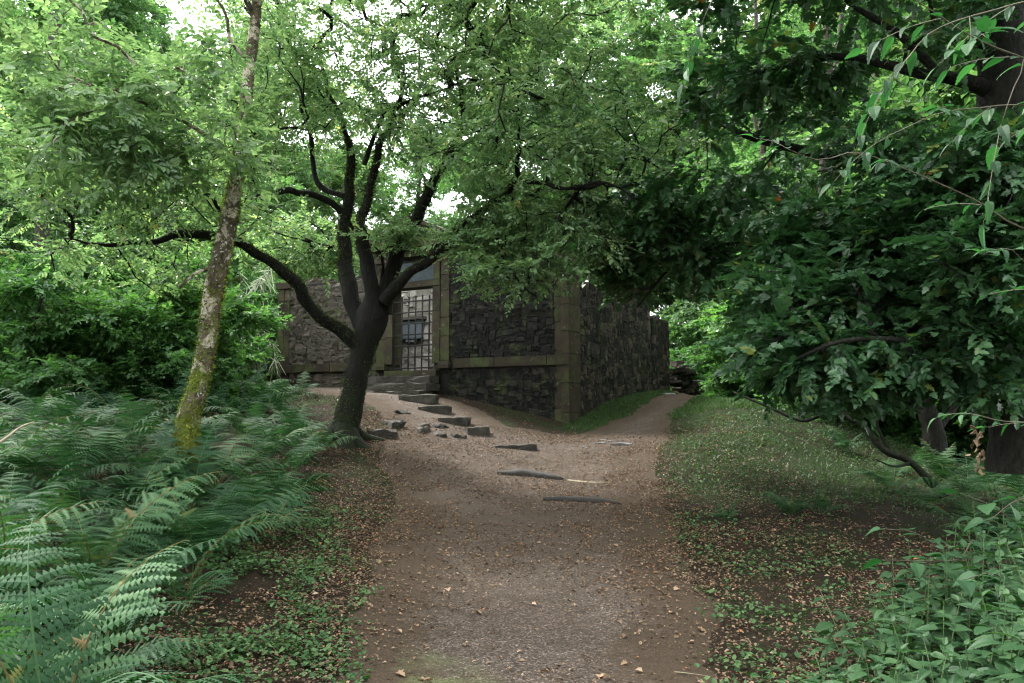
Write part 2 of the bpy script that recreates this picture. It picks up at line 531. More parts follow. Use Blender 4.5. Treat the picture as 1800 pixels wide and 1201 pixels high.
def _Hraw(X, Y):
    cx = np.clip(X, -18, 18); cy = np.clip(Y, -8, 38)
    r = _w[_n] + _w[_n + 1] * cx + _w[_n + 2] * cy
    for k in range(_n):
        r = r + _w[k] * _tps((cx - CP[k, 0]) ** 2 + (cy - CP[k, 1]) ** 2)
    P = np.stack([X, Y, np.zeros(len(X))], 1)
    return r + .035 * vnoise(P, .9, 1) + .015 * vnoise(P, 3.1, 2)
_hs = .125
_hx = np.arange(-20, 20.01, _hs); _hy = np.arange(-10, 40.01, _hs)
_a, _b = np.meshgrid(_hx, _hy, indexing='ij')
_HG = _Hraw(_a.ravel(), _b.ravel()).reshape(_a.shape)
def H(x, y):
    x = np.asarray(x, float); y = np.asarray(y, float)
    fx = np.clip((x + 20) / _hs, 0, len(_hx) - 1.001); fy = np.clip((y + 10) / _hs, 0, len(_hy) - 1.001)
    i = fx.astype(int); j = fy.astype(int)
    u = fx - i; v = fy - j
    return (_HG[i, j] * (1 - u) + _HG[i + 1, j] * u) * (1 - v) + (_HG[i, j + 1] * (1 - u) + _HG[i + 1, j + 1] * u) * v

PATHS = [
    [(0.1, -12, 1.1), (0.1, 4.6, 1.1), (.22, 7.4, 1.45), (.15, 10.3, 1.7), (.1, 13, 2.2)],
    [(-.4, 13, 1.5), (-1.5, 15.6, 1.0), (-2.9, 17.2, .8), (-5.0, 18.75, .62), (-7.5, 20.3, .6)],
    [(1.1, 13, 1.3), (2.2, 15.0, .8), (3.05, 16.8, .55), (4.4, 20, .48), (5.0, 23, .5), (5.4, 28, .6), (7, 36, .6)]]
def PD(x, y):
    """signed distance to the path (negative inside)"""
    x = np.asarray(x, float); y = np.asarray(y, float)
    d = np.full(np.broadcast(x, y).shape, 1e9)
    for pl in PATHS:
        for (ax, ay, aw), (bx, by, bw) in zip(pl[:-1], pl[1:]):
            L2 = (bx - ax) ** 2 + (by - ay) ** 2
            t = np.clip(((x - ax) * (bx - ax) + (y - ay) * (by - ay)) / L2, 0, 1)
            dd = np.hypot(x - ax - t * (bx - ax), y - ay - t * (by - ay)) - (aw + t * (bw - aw))
            d = np.minimum(d, dd)
    return d + .16 * vn2(x, y, 1.1, 4) + .08 * vn2(x, y, 3.3, 5) + .05 * vn2(x, y, 8.1, 6)

def axis(lo, hi, step, far):
    a = list(np.arange(lo, hi + 1e-6, step))
    s = step
    while a[-1] < far:
        s *= 1.35; a.append(a[-1] + s)
    s = step
    while a[0] > -far:
        s *= 1.35; a.insert(0, a[0] - s)
    return np.array(a)

def grid_faces(nx, ny):
    i = np.arange(nx - 1)[:, None] * ny + np.arange(ny - 1)[None, :]
    return np.stack([i, i + ny, i + ny + 1, i + 1], -1).reshape(-1, 4)

# enclosure frame (needed to keep plants out of it)
ENC_L = np.array([-5.86, 20.0]); ENC_R = np.array([1.14, 16.0])
ENC_W = float(np.linalg.norm(ENC_R - ENC_L))
EX = (ENC_R - ENC_L) / ENC_W
EY = np.array([-EX[1], EX[0]])
ENC_RZ = math.atan2(EX[1], EX[0])
ENC_D = 6.3
def enc_local(x, y):
    dx, dy = np.asarray(x) - ENC_L[0], np.asarray(y) - ENC_L[1]
    return dx * EX[0] + dy * EX[1], dx * EY[0] + dy * EY[1]
def in_enc(x, y, m=0.0):
    u, v = enc_local(x, y)
    return (u > -m) & (u < ENC_W + m) & (v > -m) & (v < ENC_D + m)

xs = axis(-10, 10, .11, 400); ys = axis(1, 28, .11, 500)
gx, gy = np.meshgrid(xs, ys, indexing='ij')
gz = H(gx, gy)
gpd = PD(gx, gy); gu, gv = enc_local(gx, gy)
gm = np.interp(gpd, [0, .5, 3, 5], [.3, 1, .8, .3]) * np.interp(gx, [2.0, 2.8], [0, 1]) * np.interp(gy, [9.5, 12.5, 25, 30], [0, 1, 1, 0]) * np.interp(gx, [7, 10], [1, .2])
gm = np.maximum(gm, ((gu > ENC_W) & (gu < ENC_W + 2) & (gv > -.6) & (gv < 7) & (gpd > -.2)) * 1.0)
gm = np.clip(gm * (.75 + .5 * vn2(gx, gy, 1.2, 71)), 0, 1)
g = mesh('ground', np.stack([gx.ravel(), gy.ravel(), gz.ravel()], 1), grid_faces(len(xs), len(ys)), M['soil'], None, gm.ravel(), smooth=True)
tag(g, 'dark woodland floor of soil, moss and fallen leaves', kind='structure')

xs = np.arange(-9, 9, .09); ys = np.arange(-6, 37, .09)
gx, gy = np.meshgrid(xs, ys, indexing='ij')
pd = PD(gx, gy)
pz = H(gx, gy) + np.clip(-pd * .12, -.05, .016)
keep = (pd < .3).ravel()
F = grid_faces(len(xs), len(ys))
F = F[keep[F].all(1)]
used = np.unique(F)
remap = np.zeros(len(keep), int); remap[used] = np.arange(len(used))
V = np.stack([gx.ravel(), gy.ravel(), pz.ravel()], 1)[used]
pe = np.interp(pd.ravel()[used], [-.75, .1], [0, 1]) + np.interp(gy.ravel()[used], [4.0, 6.5, 9, 13, 15], [.05, .22, .4, .36, .1])
o = mesh('path', V, remap[F], M['path'], None, pe, smooth=True)
tag(o, 'trodden earth and gravel path forking at the stone enclosure', kind='structure')

# ------------------------------------------------------------------ stones and slabs
def stone_mesh(w, h, d, r):
    """irregular rubble face: local x = width, z = height, y = towards the viewer negative"""
    c4 = np.array([(-.5, -.5), (.5, -.5), (.5, .5), (-.5, .5)]) + r.uniform(-1, 1, (4, 2)) * [.5 * .16 * min(1, h / w) + .03, .12]
    pts_ = []
    for q in range(4):
        pts_.append(c4[q])
        if r.uniform() < .62:
            f = r.uniform(.3, .7); m_ = c4[q] * (1 - f) + c4[(q + 1) % 4] * f
            pts_.append(m_ * r.uniform(.93, 1.08))
    pp = np.array(pts_); n = len(pp)
    bx = pp[:, 0] * w; bz = pp[:, 1] * h
    k = r.uniform(.8, .95)
    tx, tz = r.normal(0, .10), r.normal(-.08, .2)
    tz = float(np.clip(tz, -d * 1.4 / h, d * 1.4 / h)); tx = float(np.clip(tx, -d * 1.4 / w, d * 1.4 / w))
    ox, oz = r.uniform(-.04, .04) * w, r.uniform(-.03, .05) * h
    ring = lambda f, y: np.stack([bx * f, np.full(n, y) + bx * tx + bz * tz, bz * f], 1)
    inner = ring(k, -d); inner[:, 1] += r.uniform(-.5, .5, n) * d
    inner[:, 0] += ox; inner[:, 2] += oz
    V = np.vstack([ring(1.0, .05), ring(1.0, -d * .25), inner, [[r.uniform(-.28, .28) * w + ox, -d * r.uniform(.6, 1.5), r.uniform(-.25, .25) * h + oz]]])
    i = np.arange(n); j = (i + 1) % n
    Q = np.vstack([np.stack([i, j, j + n, i + n], 1), np.stack([i + n, j + n, j + 2 * n, i + 2 * n], 1)])
    T = np.stack([i + 2 * n, j + 2 * n, np.full(n, 3 * n)], 1)
    return V, [Q, T]

def slab_mesh(lx, ly, lz, r, rough=.02, n=(7, 4, 3), warp=.06):
    """irregular box; base at z=0"""
    a, b, c = n
    us = np.linspace(-.5, .5, a + 1); vs = np.linspace(-.5, .5, b + 1); ws = np.linspace(0, 1, c + 1)
    idx = {}; V = []; F = []
    def vid(i, j, k):
        if (i, j, k) not in idx:
            idx[(i, j, k)] = len(V); V.append((us[i] * lx, vs[j] * ly, ws[k] * lz))
        return idx[(i, j, k)]
    for i in range(a):
        for j in range(b):
            F.append((vid(i, j, c), vid(i + 1, j, c), vid(i + 1, j + 1, c), vid(i, j + 1, c)))
            F.append((vid(i, j, 0), vid(i, j + 1, 0), vid(i + 1, j + 1, 0), vid(i + 1, j, 0)))
    for i in range(a):
        for k in range(c):
            F.append((vid(i, 0, k), vid(i + 1, 0, k), vid(i + 1, 0, k + 1), vid(i, 0, k + 1)))
            F.append((vid(i, b, k), vid(i, b, k + 1), vid(i + 1, b, k + 1), vid(i + 1, b, k)))
    for j in range(b):
        for k in range(c):
            F.append((vid(0, j, k), vid(0, j, k + 1), vid(0, j + 1, k + 1), vid(0, j + 1, k)))
            F.append((vid(a, j, k), vid(a, j + 1, k), vid(a, j + 1, k + 1), vid(a, j, k + 1)))
    V = np.array(V, float)
    q = V / np.array([lx, ly, lz]) * 2; q[:, 2] -= 1
    edge = (np.sort(np.abs(q), 1)[:, 1] > .95)
    V[edge] *= [1 - rough * .3 / lx, 1 - rough * .3 / ly, 1]
    V[edge & (q[:, 2] > .9), 2] -= rough * .25
    s = r.uniform(0, 50)
    for ax in range(3):
        V[:, ax] += rough * (.8 * vnoise(V + s, 4, ax) + .7 * vnoise(V + s, 13, ax + 4))
    V[:, 1] += warp * ly * np.sin(V[:, 0] / lx * 3 + s)
    return V, np.array(F)

def box(x0, x1, y0, y1, z0, z1, r=None, j=.004, bev=.006):
    """dressed block with worn edges"""
    V = []
    b = min(bev, (x1 - x0) * .3, (y1 - y0) * .3, (z1 - z0) * .3)
    for (zz, ins) in ((z0, b), (z0 + b, 0), (z1 - b, 0), (z1, b)):
        for (xx, yy) in ((x0 + b + ins, y0 + ins), (x1 - b - ins, y0 + ins), (x1 - ins, y0 + b + ins), (x1 - ins, y1 - b - ins), (x1 - b - ins, y1 - ins), (x0 + b + ins, y1 - ins), (x0 + ins, y1 - b - ins), (x0 + ins, y0 + b + ins)):
            V.append((xx, yy, zz))
    V = np.array(V)
    if r is not None: V = V + r.uniform(-j, j, V.shape)
    i = np.arange(8); k = (i + 1) % 8
    Q = np.vstack([np.stack([i + 8 * l, k + 8 * l, k + 8 * l + 8, i + 8 * l + 8], 1) for l in range(3)])
    O = np.array([[7, 6, 5, 4, 3, 2, 1, 0], [24, 25, 26, 27, 28, 29, 30, 31]])
    return V, [Q, O]

def pack(Wd, Ht, free, r, cell=.055):
    """random rubble: rectangles of whole cells (u0,v0,u1,v1)"""
    nu, nv = int(Wd / cell), int(Ht / cell)
    occ = np.zeros((nu, nv), bool)
    for i in range(nu):
        for j in range(nv):
            if not free((i + .5) * cell, (j + .5) * cell): occ[i, j] = True
    res = []
    for j in range(nv):
        i = 0
        while i < nu:
            if occ[i, j]: i += 1; continue
            w = int(r.choice([2, 3, 4, 5, 6, 8, 10], p=[.12, .2, .23, .18, .13, .09, .05]))
            h = int(r.choice([1, 2, 3, 4, 6], p=[.22, .36, .24, .13, .05]))
            h = min(h, nv - j, max(1, w))
            k = 0
            while k < w and i + k < nu and not occ[i + k, j]: k += 1
            w = k
            while h > 1 and occ[i:i + w, j:j + h].any(): h -= 1
            occ[i:i + w, j:j + h] = True
            res.append((i * cell, j * cell, (i + w) * cell, (j + h) * cell))
            i += w
    return res

# ------------------------------------------------------------------ the stone enclosure
enc = thing('stone_enclosure', 'roofless rubble stone burial enclosure with iron gate and dressed corners behind the forked tree', 'ruin', (ENC_L[0], ENC_L[1], 0), ENC_RZ)
DX0, DX1 = 3.62, 4.74            # door opening
DZ0, DZ1 = 2.47, 4.35
TOP = 4.72
WT = .6
WF = .26            # front wall thickness at the gate
BACK = 4.2
BASE = .7
rs = np.random.default_rng(11)

def wallcore(name, blocks, mat):
    s = Soup()
    for b in blocks: s.add(*box(*b))
    ob = s.build(name, mat, enc)
    return ob
FX0, FX1 = 2.95, 5.45            # raised frontispiece
front = wallcore('front_wall', [(.02, DX0 - .02, .0, WF, BASE, TOP - .02), (DX1 + .02, ENC_W - .02, .0, WF, BASE, TOP - .02), (DX0 - .03, DX1 + .03, .01, WF - .01, BASE, DZ0 - .12), (DX0 - .03, DX1 + .03, .02, WF - .01, DZ1 + .12, TOP - .03), (FX0, FX1, .05, WF - .02, TOP - .06, 5.3)], M['mortar'])
side = wallcore('side_wall', [(ENC_W - WT, ENC_W - .02, WF + .01, 4.85, BASE, TOP - .05), (ENC_W - WT, ENC_W - .05, 4.9, 5.05, BASE, TOP - 1.9), (ENC_W - WT, ENC_W - .02, 5.06, ENC_D, BASE, TOP - .75)], M['mortar'])
backw = wallcore('back_wall', [(WT, ENC_W - WT, BACK, 4.84, BASE, 5.4)], M['harl'])
leftw = wallcore('side_wall', [(.02, WT, WF + .01, 4.83, BASE, TOP - .08)], M['mortar'])
mesh('floor', *box(WT, ENC_W - WT, WF, BACK, 2.0, 2.36), M['soil'], enc)

stones = []   # (apparent size, parent, V, F, tint)
def clad(parent, Wd, z0, z1, to3, free, dist, cell=.044, depth=(.006, .024), tints=lambda u: rs.uniform(.1, .9)):
    for (u0, v0, u1, v1) in pack(Wd, z1 - z0, free, rs, cell):
        w, h = u1 - u0, v1 - v0
        cu, cv = (u0 + u1) / 2, (v0 + v1) / 2
        V, F = stone_mesh(w + .006, h + .006, rs.uniform(*depth) + .035 * min(w, h), rs)
        a = rs.normal(0, .06)
        x = V[:, 0] * math.cos(a) - V[:, 2] * math.sin(a) + cu
        z = V[:, 0] * math.sin(a) + V[:, 2] * math.cos(a) + cv + z0
        wx = .05 * vn2(x, z, 1.6, 21); wz = .07 * vn2(x, z, 1.1, 22)
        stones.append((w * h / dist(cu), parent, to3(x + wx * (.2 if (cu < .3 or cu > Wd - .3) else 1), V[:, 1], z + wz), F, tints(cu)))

GZ = lambda u: float(H(*(ENC_L + EX * u)))
def free_front(u, v):
    z = v + .9
    if z < GZ(u) - .15: return False
    if u < .34 or u > ENC_W - .29: return False
    if DX0 - .42 < u < DX1 + .42: return z < DZ0 - .25 and False
    if 2.50 < z < 2.72: return False
    return True
clad(front, ENC_W, .9, TOP, lambda x, y, z: np.stack([x, y, z], 1), free_front, lambda u: (20 - u * .5) ** 2, tints=lambda u: rs.uniform(.85, 1.6) if u < DX0 else rs.uniform(-.3, .6))  # lit left and shaded right put into tint, besides drier and damper stone
def free_side(u, v):
    z = v + .9
    p = ENC_R + EY * u
    if z < float(H(p[0], p[1])) - .15: return False
    if u < .16: return False
    if 4.85 < u < 5.05: return z < TOP - 2.0
    if u >= 5.05: return z < TOP - .8
    return True
clad(side, ENC_D, .9, TOP - .05, lambda x, y, z: np.stack([np.full(len(x), ENC_W) - y - .02, x, z], 1), free_side, lambda u: ((16 + u * .87) ** 2) / .38, .048, (.003, .012), tints=lambda u: rs.uniform(.05, 1.05))
clad(backw, ENC_W - 2 * WT, 2.3, 5.35, lambda x, y, z: np.stack([x + WT, y + BACK, z], 1), lambda u, v: u < 2.8, lambda u: 23 ** 2 * 2, .075, (.015, .04))
stones.sort(key=lambda s: -s[0])
rest = {}
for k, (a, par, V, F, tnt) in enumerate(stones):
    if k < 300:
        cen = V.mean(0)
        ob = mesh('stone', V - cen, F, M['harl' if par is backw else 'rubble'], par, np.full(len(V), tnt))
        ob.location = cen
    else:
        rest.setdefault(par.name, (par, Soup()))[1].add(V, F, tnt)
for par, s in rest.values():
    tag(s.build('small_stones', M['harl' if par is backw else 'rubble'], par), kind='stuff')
# ragged stones along the wall heads
def coping(par, pts):
    s = Soup()
    for (x, y, z) in pts:
        V, F = slab_mesh(rs.uniform(.2, .5), rs.uniform(.3, .5), rs.uniform(.05, .16), rs, .03, (3, 2, 2))
        s.add(V + [x + rs.normal(0, .03), y, z - .03], F, rs.uniform(0, 1))
    tag(s.build('coping_stones', M['rubble'], par), kind='stuff')
coping(front, [(x, .3, TOP) for x in np.arange(.5, 2.8, .3)] + [(x, .3, TOP) for x in np.arange(5.6, 7.9, .3)])
coping(side, [(ENC_W - .3, y, TOP - .04) for y in np.arange(.8, 4.8, .28)] + [(ENC_W - .3, y, TOP - .75) for y in np.arange(5.2, 6.2, .3)])
coping(backw, [(x, 4.55, 5.4) for x in np.arange(.8, 7.4, .35)])

# dressed stonework
def block(name, par, *b, mat='ashlar', j=.0015, bev=.003):
    V, F = box(*b, rs, j, bev)
    c = V.mean(0)
    ob = mesh(name, V - c, F, M[mat], par, np.full(len(V), rs.uniform(.1, .9)))
    ob.location = c
    return ob
def quoins(x0, x1, yo, z0, z1):
    z = z0
    while z < z1 - .05:
        h = min(rs.uniform(.34, .62), z1 - z)
        if z1 - z - h < .2: h = z1 - z
        block('quoin', enc, x0, x1, yo + rs.uniform(-.006, .006), .5, z + .005, z + h - .005)
        z += h
quoins(-.02, .17, -.05, 1.95, TOP + .02)
quoins(.176, .36, -.035, 1.95, TOP - .05)
quoins(ENC_W - .15, ENC_W + .03, -.05, 1.1, TOP + .02)
quoins(ENC_W - .30, ENC_W - .156, -.03, 1.1, TOP - .05)
block('quoin_cap', enc, ENC_W - .46, ENC_W + .07, -.09, .5, TOP - .1, TOP + .06)
block('quoin_cap', enc, -.08, .4, -.09, .5, TOP - .1, TOP + .06)
# projecting plinth course
for (a, b) in ((-.03, .22), (.23, .5), (.51, 1.75), (1.76, 2.75), (5.32, 6.35), (6.36, 7.6), (7.61, ENC_W + .04)):
    block('plinth_course', enc, a, b - .006, -.07, .3, 2.50 + rs.uniform(-.004, .004), 2.70 + rs.uniform(-.004, .004), bev=.004)
# door surround
for sx, (a, b) in (('l', (DX0 - .2, DX0)), ('r', (DX1, DX1 + .2))):
    z = 2.62
    for h in (.62, .55, .56):
        block('door_jamb', enc, a, b, -.06, WF + .02, z + .005, min(z + h, DZ1 + .14) - .004); z += h
for (a, b) in ((DX0 - .46, DX0 - .21), (DX1 + .21, DX1 + .44)):
    z = 2.66
    for h in (.55, .42, .6, .35, .38):
        block('pilaster_block', enc, a, b, -.045, .3, z + .005, z + h - .004); z += h
    block('pilaster_base', enc, a - .05, b + .05, -.13, .3, 2.5, 2.58)
    block('pilaster_base', enc, a - .025, b + .025, -.09, .3, 2.584, 2.656)
    block('pilaster_capital', enc, a - .05, b + .05, -.12, .3, 4.965, 5.06)
block('lintel', enc, DX0 - .2, DX1 + .2, -.07, WF + .03, DZ1 + .002, DZ1 + .14)
block('threshold', enc, DX0 - .16, DX1 + .16, -.14, WF + .02, DZ0 - .13, DZ0)
block('carved_panel', enc, DX0 - .02, DX1 + .02, -.03, .3, DZ1 + .15, 4.93, mat='slate')
block('panel_frame', enc, DX0 - .2, DX0 - .03, -.075, .3, DZ1 + .146, 4.96)
block('panel_frame', enc, DX1 + .03, DX1 + .2, -.075, .3, DZ1 + .146, 4.96)
block('frieze', enc, DX0 - .44, DX1 + .42, -.08, .4, 5.065, 5.24)
block('cornice', enc, DX0 - .58, DX1 + .56, -.24, .5, 5.244, 5.34)
cxm = (DX0 + DX1) / 2
Vp = np.array([(DX0 - .56, -.2, 5.344), (DX1 + .54, -.2, 5.344), (cxm + .1, -.2, 5.86), (cxm - .1, -.2, 5.86), (DX0 - .56, .45, 5.344), (DX1 + .54, .45, 5.344), (cxm + .1, .45, 5.86), (cxm - .1, .45, 5.86)])
mesh('pediment', Vp, np.array([(0, 1, 2, 3), (5, 4, 7, 6), (0, 3, 7, 4), (3, 2, 6, 7), (2, 1, 5, 6), (1, 0, 4, 5)]), M['ashlar'], enc, np.full(8, .5))
for sgn in (-1, 1):           # raking mouldings
    xa = cxm + sgn * 1.2; xb = cxm
    V, F = box(0, math.hypot(1.2, .53) , -.26, .5, 0, .09, rs)
    ang = math.atan2(.53, 1.2)
    if sgn < 0:
        V2 = np.stack([xa + V[:, 0] * math.cos(ang) - V[:, 2] * math.sin(ang), V[:, 1], 5.36 + V[:, 0] * math.sin(ang) + V[:, 2] * math.cos(ang)], 1)
    else:
        V2 = np.stack([xa - V[:, 0] * math.cos(ang) + V[:, 2] * math.sin(ang), V[:, 1] + .004, 5.362 + V[:, 0] * math.sin(ang) + V[:, 2] * math.cos(ang)], 1)
        F = [f[:, ::-1] for f in F]
    mesh('pediment_moulding', V2, F, M['ashlar'], enc, np.full(len(V2), .4))
# carved volute and scratches on the panel
th = np.linspace(0, 4.6 * math.pi, 60)
rr = .13 * (1 - th / (5.2 * math.pi))
for cxv in (DX0 - .33, ):
    V, F = tube(np.stack([cxv + rr * np.cos(th), np.full(60, -.055), 4.78 + rr * np.sin(th)], 1), .014, 6)
    mesh('volute', V, F, M['ashlar'], enc, np.full(len(V), .6), True)
# iron gate
gate = mesh('gate', *box(DX0 + .004, DX0 + .034, .0, .04, DZ0 + .01, DZ0 + 1.62), M['iron'], enc)
for k in range(1, 6):
    x = DX0 + .03 + k * .19
    hgt = 1.70 + rs.uniform(-.015, .015)
    V, F = tube(np.array([(x + rs.normal(0, .004), .02, DZ0 + .01), (x, .02, DZ0 + .8), (x + rs.normal(0, .004), .02, DZ0 + hgt)]), [.018, .018, .018], 8)
    mesh('vertical_bar', V, F, M['iron'], gate, smooth=True)
for k in range(7):
    z = DZ0 + .06 + k * .253
    V, F = box(DX0 + .036, DX1 - .01, .0, .022, z - .016, z + .016, None, bev=.003)
    mesh('horizontal_bar', V, F, M['iron'], gate)
# memorial on the inside of the back wall, seen through the gate
def on_back(px, py):
    d = at(px, py, 1.0) - np.array([0, 0, EYE])
    n = np.array([EY[0], EY[1], 0]); p0 = np.array([*(ENC_L + EY * BACK), 0])
    t = (p0 - np.array([0, 0, EYE])).dot(n) / d.dot(n)
    P = np.array([0, 0, EYE]) + d * t
    u, v = enc_local(P[0], P[1])
    return float(u), float(P[2])
yb = BACK - .03
u0, z1 = on_back(711, 565); u1, z0 = on_back(747, 593)
block('memorial_slab', enc, u0, u1, yb - .14, yb, z0, z1, mat='slate')
block('memorial_cornice', enc, u0 - .06, u1 + .09, yb - .22, yb, z1 + .004, z1 + .09, mat='step_stone')
block('memorial_sill', enc, u0 - .02, u1 + .02, yb - .18, yb, z0 - .05, z0 - .004, mat='slate')
a0, zb = on_back(717, 603); a1, za = on_back(741, 591)
block('tablet_frame', enc, a0, a1, yb - .1, yb, zb - .02, z0 - .054, mat='step_stone')
b0, zb2 = on_back(719, 602); b1, za2 = on_back(738, 594)
block('memorial_tablet', enc, b0, b1, yb - .125, yb - .101, zb2, za2, mat='tablet')

# door steps and loose step stones
def slab(name, label, cat, px, py, Y, lx, ly, lz, rz, mat='step_stone', group=None, sink=.35, rough=.026, z=None, n=(9, 5, 4)):
    p = at(px, py, Y)
    z0 = float(H(p[0], p[1])) if z is None else z
    V, F = slab_mesh(lx, ly, lz, rs, rough, n)
    ob = mesh(name, V, F, M[mat], None, np.full(len(V), rs.uniform(.2, .8)))
    ob.location = (p[0], p[1], z0 - lz * sink)
    ob.rotation_euler = (rs.normal(0, .02), rs.normal(0, .03), rz)
    return tag(ob, label, cat, group)

def enc_slab(name, label, x0, x1, y0, y1, z0, z1):
    V, F = slab_mesh(x1 - x0, y1 - y0, z1 - z0, rs, .02, (9, 3, 2), .03)
    c = ENC_L + EX * ((x0 + x1) / 2) + EY * ((y0 + y1) / 2)
    ob = mesh(name, V, F, M['step_stone'], None, np.full(len(V), rs.uniform(.3, .7)))
    ob.location = (c[0], c[1], z0); ob.rotation_euler = (0, 0, ENC_RZ)
    return tag(ob, label, 'step', 'worn steps up to the gate')
enc_slab('stone_step', 'top worn slab of the steps below the iron gate', 3.25, 5.0, -.5, -.15, 2.17, 2.33)
enc_slab('stone_step', 'middle worn slab of the steps below the iron gate', 3.05, 5.15, -.82, -.3, 2.0, 2.155)
enc_slab('stone_step', 'lowest left slab of the steps below the iron gate', 2.55, 3.75, -1.12, -.6, 1.86, 1.985)
enc_slab('stone_step', 'lowest right block of the steps below the iron gate', 3.79, 5.1, -1.02, -.55, 1.74, 1.985)

slab('stone_step', 'long dressed stone block lying just below the gate steps', 'step stone', 737, 708, 16.3, .78, .3, .24, -.3, sink=.42)
slab('stone_step', 'ragged-topped stone block second down from the gate steps', 'step stone', 765, 722, 15.6, .62, .26, .2, -.25, sink=.42)
slab('stone_step', 'flat-topped stone block third down from the gate steps', 'step stone', 799, 738, 14.9, .54, .3, .2, -.2, sink=.42)
slab('stone_step', 'leaning dark block lowest of the loose step stones', 'step stone', 838, 757, 14.4, .44, .28, .2, .25, sink=.42)
for k, (px, py, Y, s, lab) in enumerate([(690, 742, 14.0, .42, 'dark mossy boulder on the bank right of the forked trunk'), (742, 748, 14.3, .26, 'small dark rock left of the loose step stones'), (772, 747, 14.4, .26, 'small flat rock touching the third step stone'), (745, 758, 13.9, .28, 'rounded rock on the bank below the step stones'), (772, 760, 13.8, .26, 'squat rock between the bank and the lowest step stone'), (806, 759, 13.9, .22, 'small rock left of the lowest step stone'), (706, 727, 15.1, .3, 'flat stone on the bank under the longest step stone'), (672, 765, 13.3, .5, 'large mossy rock beside the forked trunk roots')]):
    slab('rock', lab, 'rock', px, py, Y, s, s * .7, s * .55, rs.uniform(-1, 1), sink=.62, rough=.06, n=(5, 4, 4))
slab('edging_slab', 'dark stone slab set across the path nearest the enclosure', 'step', 896, 782, 13.6, .92, .2, .16, .12, sink=.6)
def log_step(label, pts, r):
    P = catmull(np.array([at(a, b, c) for a, b, c in pts]), 14)
    P[:, 2] = H(P[:, 0], P[:, 1]) + .02
    R = np.interp(np.linspace(0, 1, 14), [0, .3, .7, 1], [r * .45, r, r * 1.05, r * .3])
    V, F = tube(P, R, 8, .3, 6, int(rs.integers(99)))
    tag(mesh('log_step', V, F, M['log'], None, smooth=True), label, 'log', 'timber steps sunk in the path')
log_step('half buried dark timber step across the middle of the path', [(874, 826, 11.9), (925, 830, 11.85), (990, 838, 11.6)], .075)
log_step('half buried dark timber step lowest on the path', [(955, 871, 10.5), (1010, 875, 10.45), (1090, 882, 10.2)], .06)
V, F = tube(catmull(np.array([at(998, 838, 11.5) , at(1040, 843, 11.35), at(1072, 847, 11.3)]) * [1, 1, 0] + [0, 0, 0], 8), np.linspace(.022, .012, 8), 6, .2)
V[:, 2] += H(V[:, 0], V[:, 1]) + .02
tag(mesh('stick', V, F, M['twig_pale']), 'thin pale stick at the end of the middle timber step', 'stick')
for (px, py, Y, s, lab) in [(1092, 776, 13.9, .36, 'largest pale flat stone at the right fork of the path'), (1054, 771, 14.1, .2, 'small pale flat stone left of the largest pale flat stone'), (1027, 779, 13.8, .14, 'tiny pale stone at the left of the flat stones'), (1058, 764, 14.4, .15, 'pale stone chip behind the small flat stones'), (1172, 714, 19.5, .4, 'flat grey stone sunk in the far end of the right path'), (1075, 767, 14.3, .14, 'pale chip between the flat stones at the right fork')]:
    slab('flat_stone', lab, 'stone', px, py, Y, s, s * .7, .05, rs.uniform(-.6, .6), 'slab_pale', sink=.35, rough=.02, n=(4, 3, 1))

# broken drystone wall and post beyond the enclosure
dw = thing('drystone_wall', 'broken drystone wall end beyond the enclosure, beside the far end of the right path', 'wall', (0, 0, 0))
cA, cB = ENC_R + EY * (ENC_D + .1), ENC_R + EY * (ENC_D + 2.2)
for k in range(52):
    t = rs.uniform(0, 1); lv = rs.uniform(0, 1) ** 1.2
    c = cA + (cB - cA) * t + EX * rs.uniform(-.15, .2)
    z = float(H(c[0], c[1])) + lv * (.8 - .35 * t)
    V, F = slab_mesh(rs.uniform(.18, .38), rs.uniform(.2, .4), rs.uniform(.07, .14), rs, .02, (3, 2, 1))
    ob = mesh('stone', V, F, M['rubble'], dw, np.full(len(V), rs.uniform(.4, 1)))
    ob.location = (c[0], c[1], z); ob.rotation_euler = (rs.normal(0, .1), rs.normal(0, .1), rs.uniform(0, 3))
p = at(1203, 692, 22.6)
V, F = slab_mesh(.2, .16, .85, rs, .02, (2, 2, 5), .05)
ob = mesh('gate_post', V, F, M['post'], None, np.full(len(V), .5)); ob.location = (p[0], p[1], float(H(p[0], p[1])) - .1); ob.rotation_euler = (.03, -.05, .5)
tag(ob, 'short weathered post at the far end of the right path', 'post')


# ------------------------------------------------------------------ leaves, sprays, branching
def leaf_oval(w=.46, fold=.10, curl=-.10):
    V = np.array([(0, 0, 0), (.32, w * .5, fold), (.72, w * .40, fold * .8 + curl * .4), (1, 0, curl), (.72, -w * .40, fold * .8 + curl * .4), (.32, -w * .5, fold)])
    return V, np.array([(0, 3, 2, 1), (0, 5, 4, 3)])
def leaf_dia(w=.5, fold=.12):
    V = np.array([(0, 0, 0), (.45, w * .5, fold), (1, 0, -.05), (.45, -w * .5, fold)])
    return V, np.array([(0, 2, 1), (0, 3, 2)])
def leaf_maple(fold=.06, curl=-.14):
    half = [(-.06, .33), (.18, .27), (.32, .52), (.44, .22), (.62, .30)]
    pts = [(0, 0)] + half + [(1, 0)] + [(a, -b) for a, b in half[::-1]]
    V = np.array([(a, b, fold * abs(b) * 2 + curl * a * a) for a, b in pts] + [(.3, 0, curl * .1)])
    n = len(pts)
    i = np.arange(n)
    return V, np.stack([i, np.full(n, n), (i + 1) % n], 1)[:, ::-1]

def rot_to(X, Z):
    """rotation matrices (N,3,3) with columns X, Y, Z"""
    X = norm(X)
    Z = Z - X * (X * Z).sum(-1, keepdims=True)
    Z = norm(Z)
    Y = np.cross(Z, X)
    return np.stack([X, Y, Z], -1)

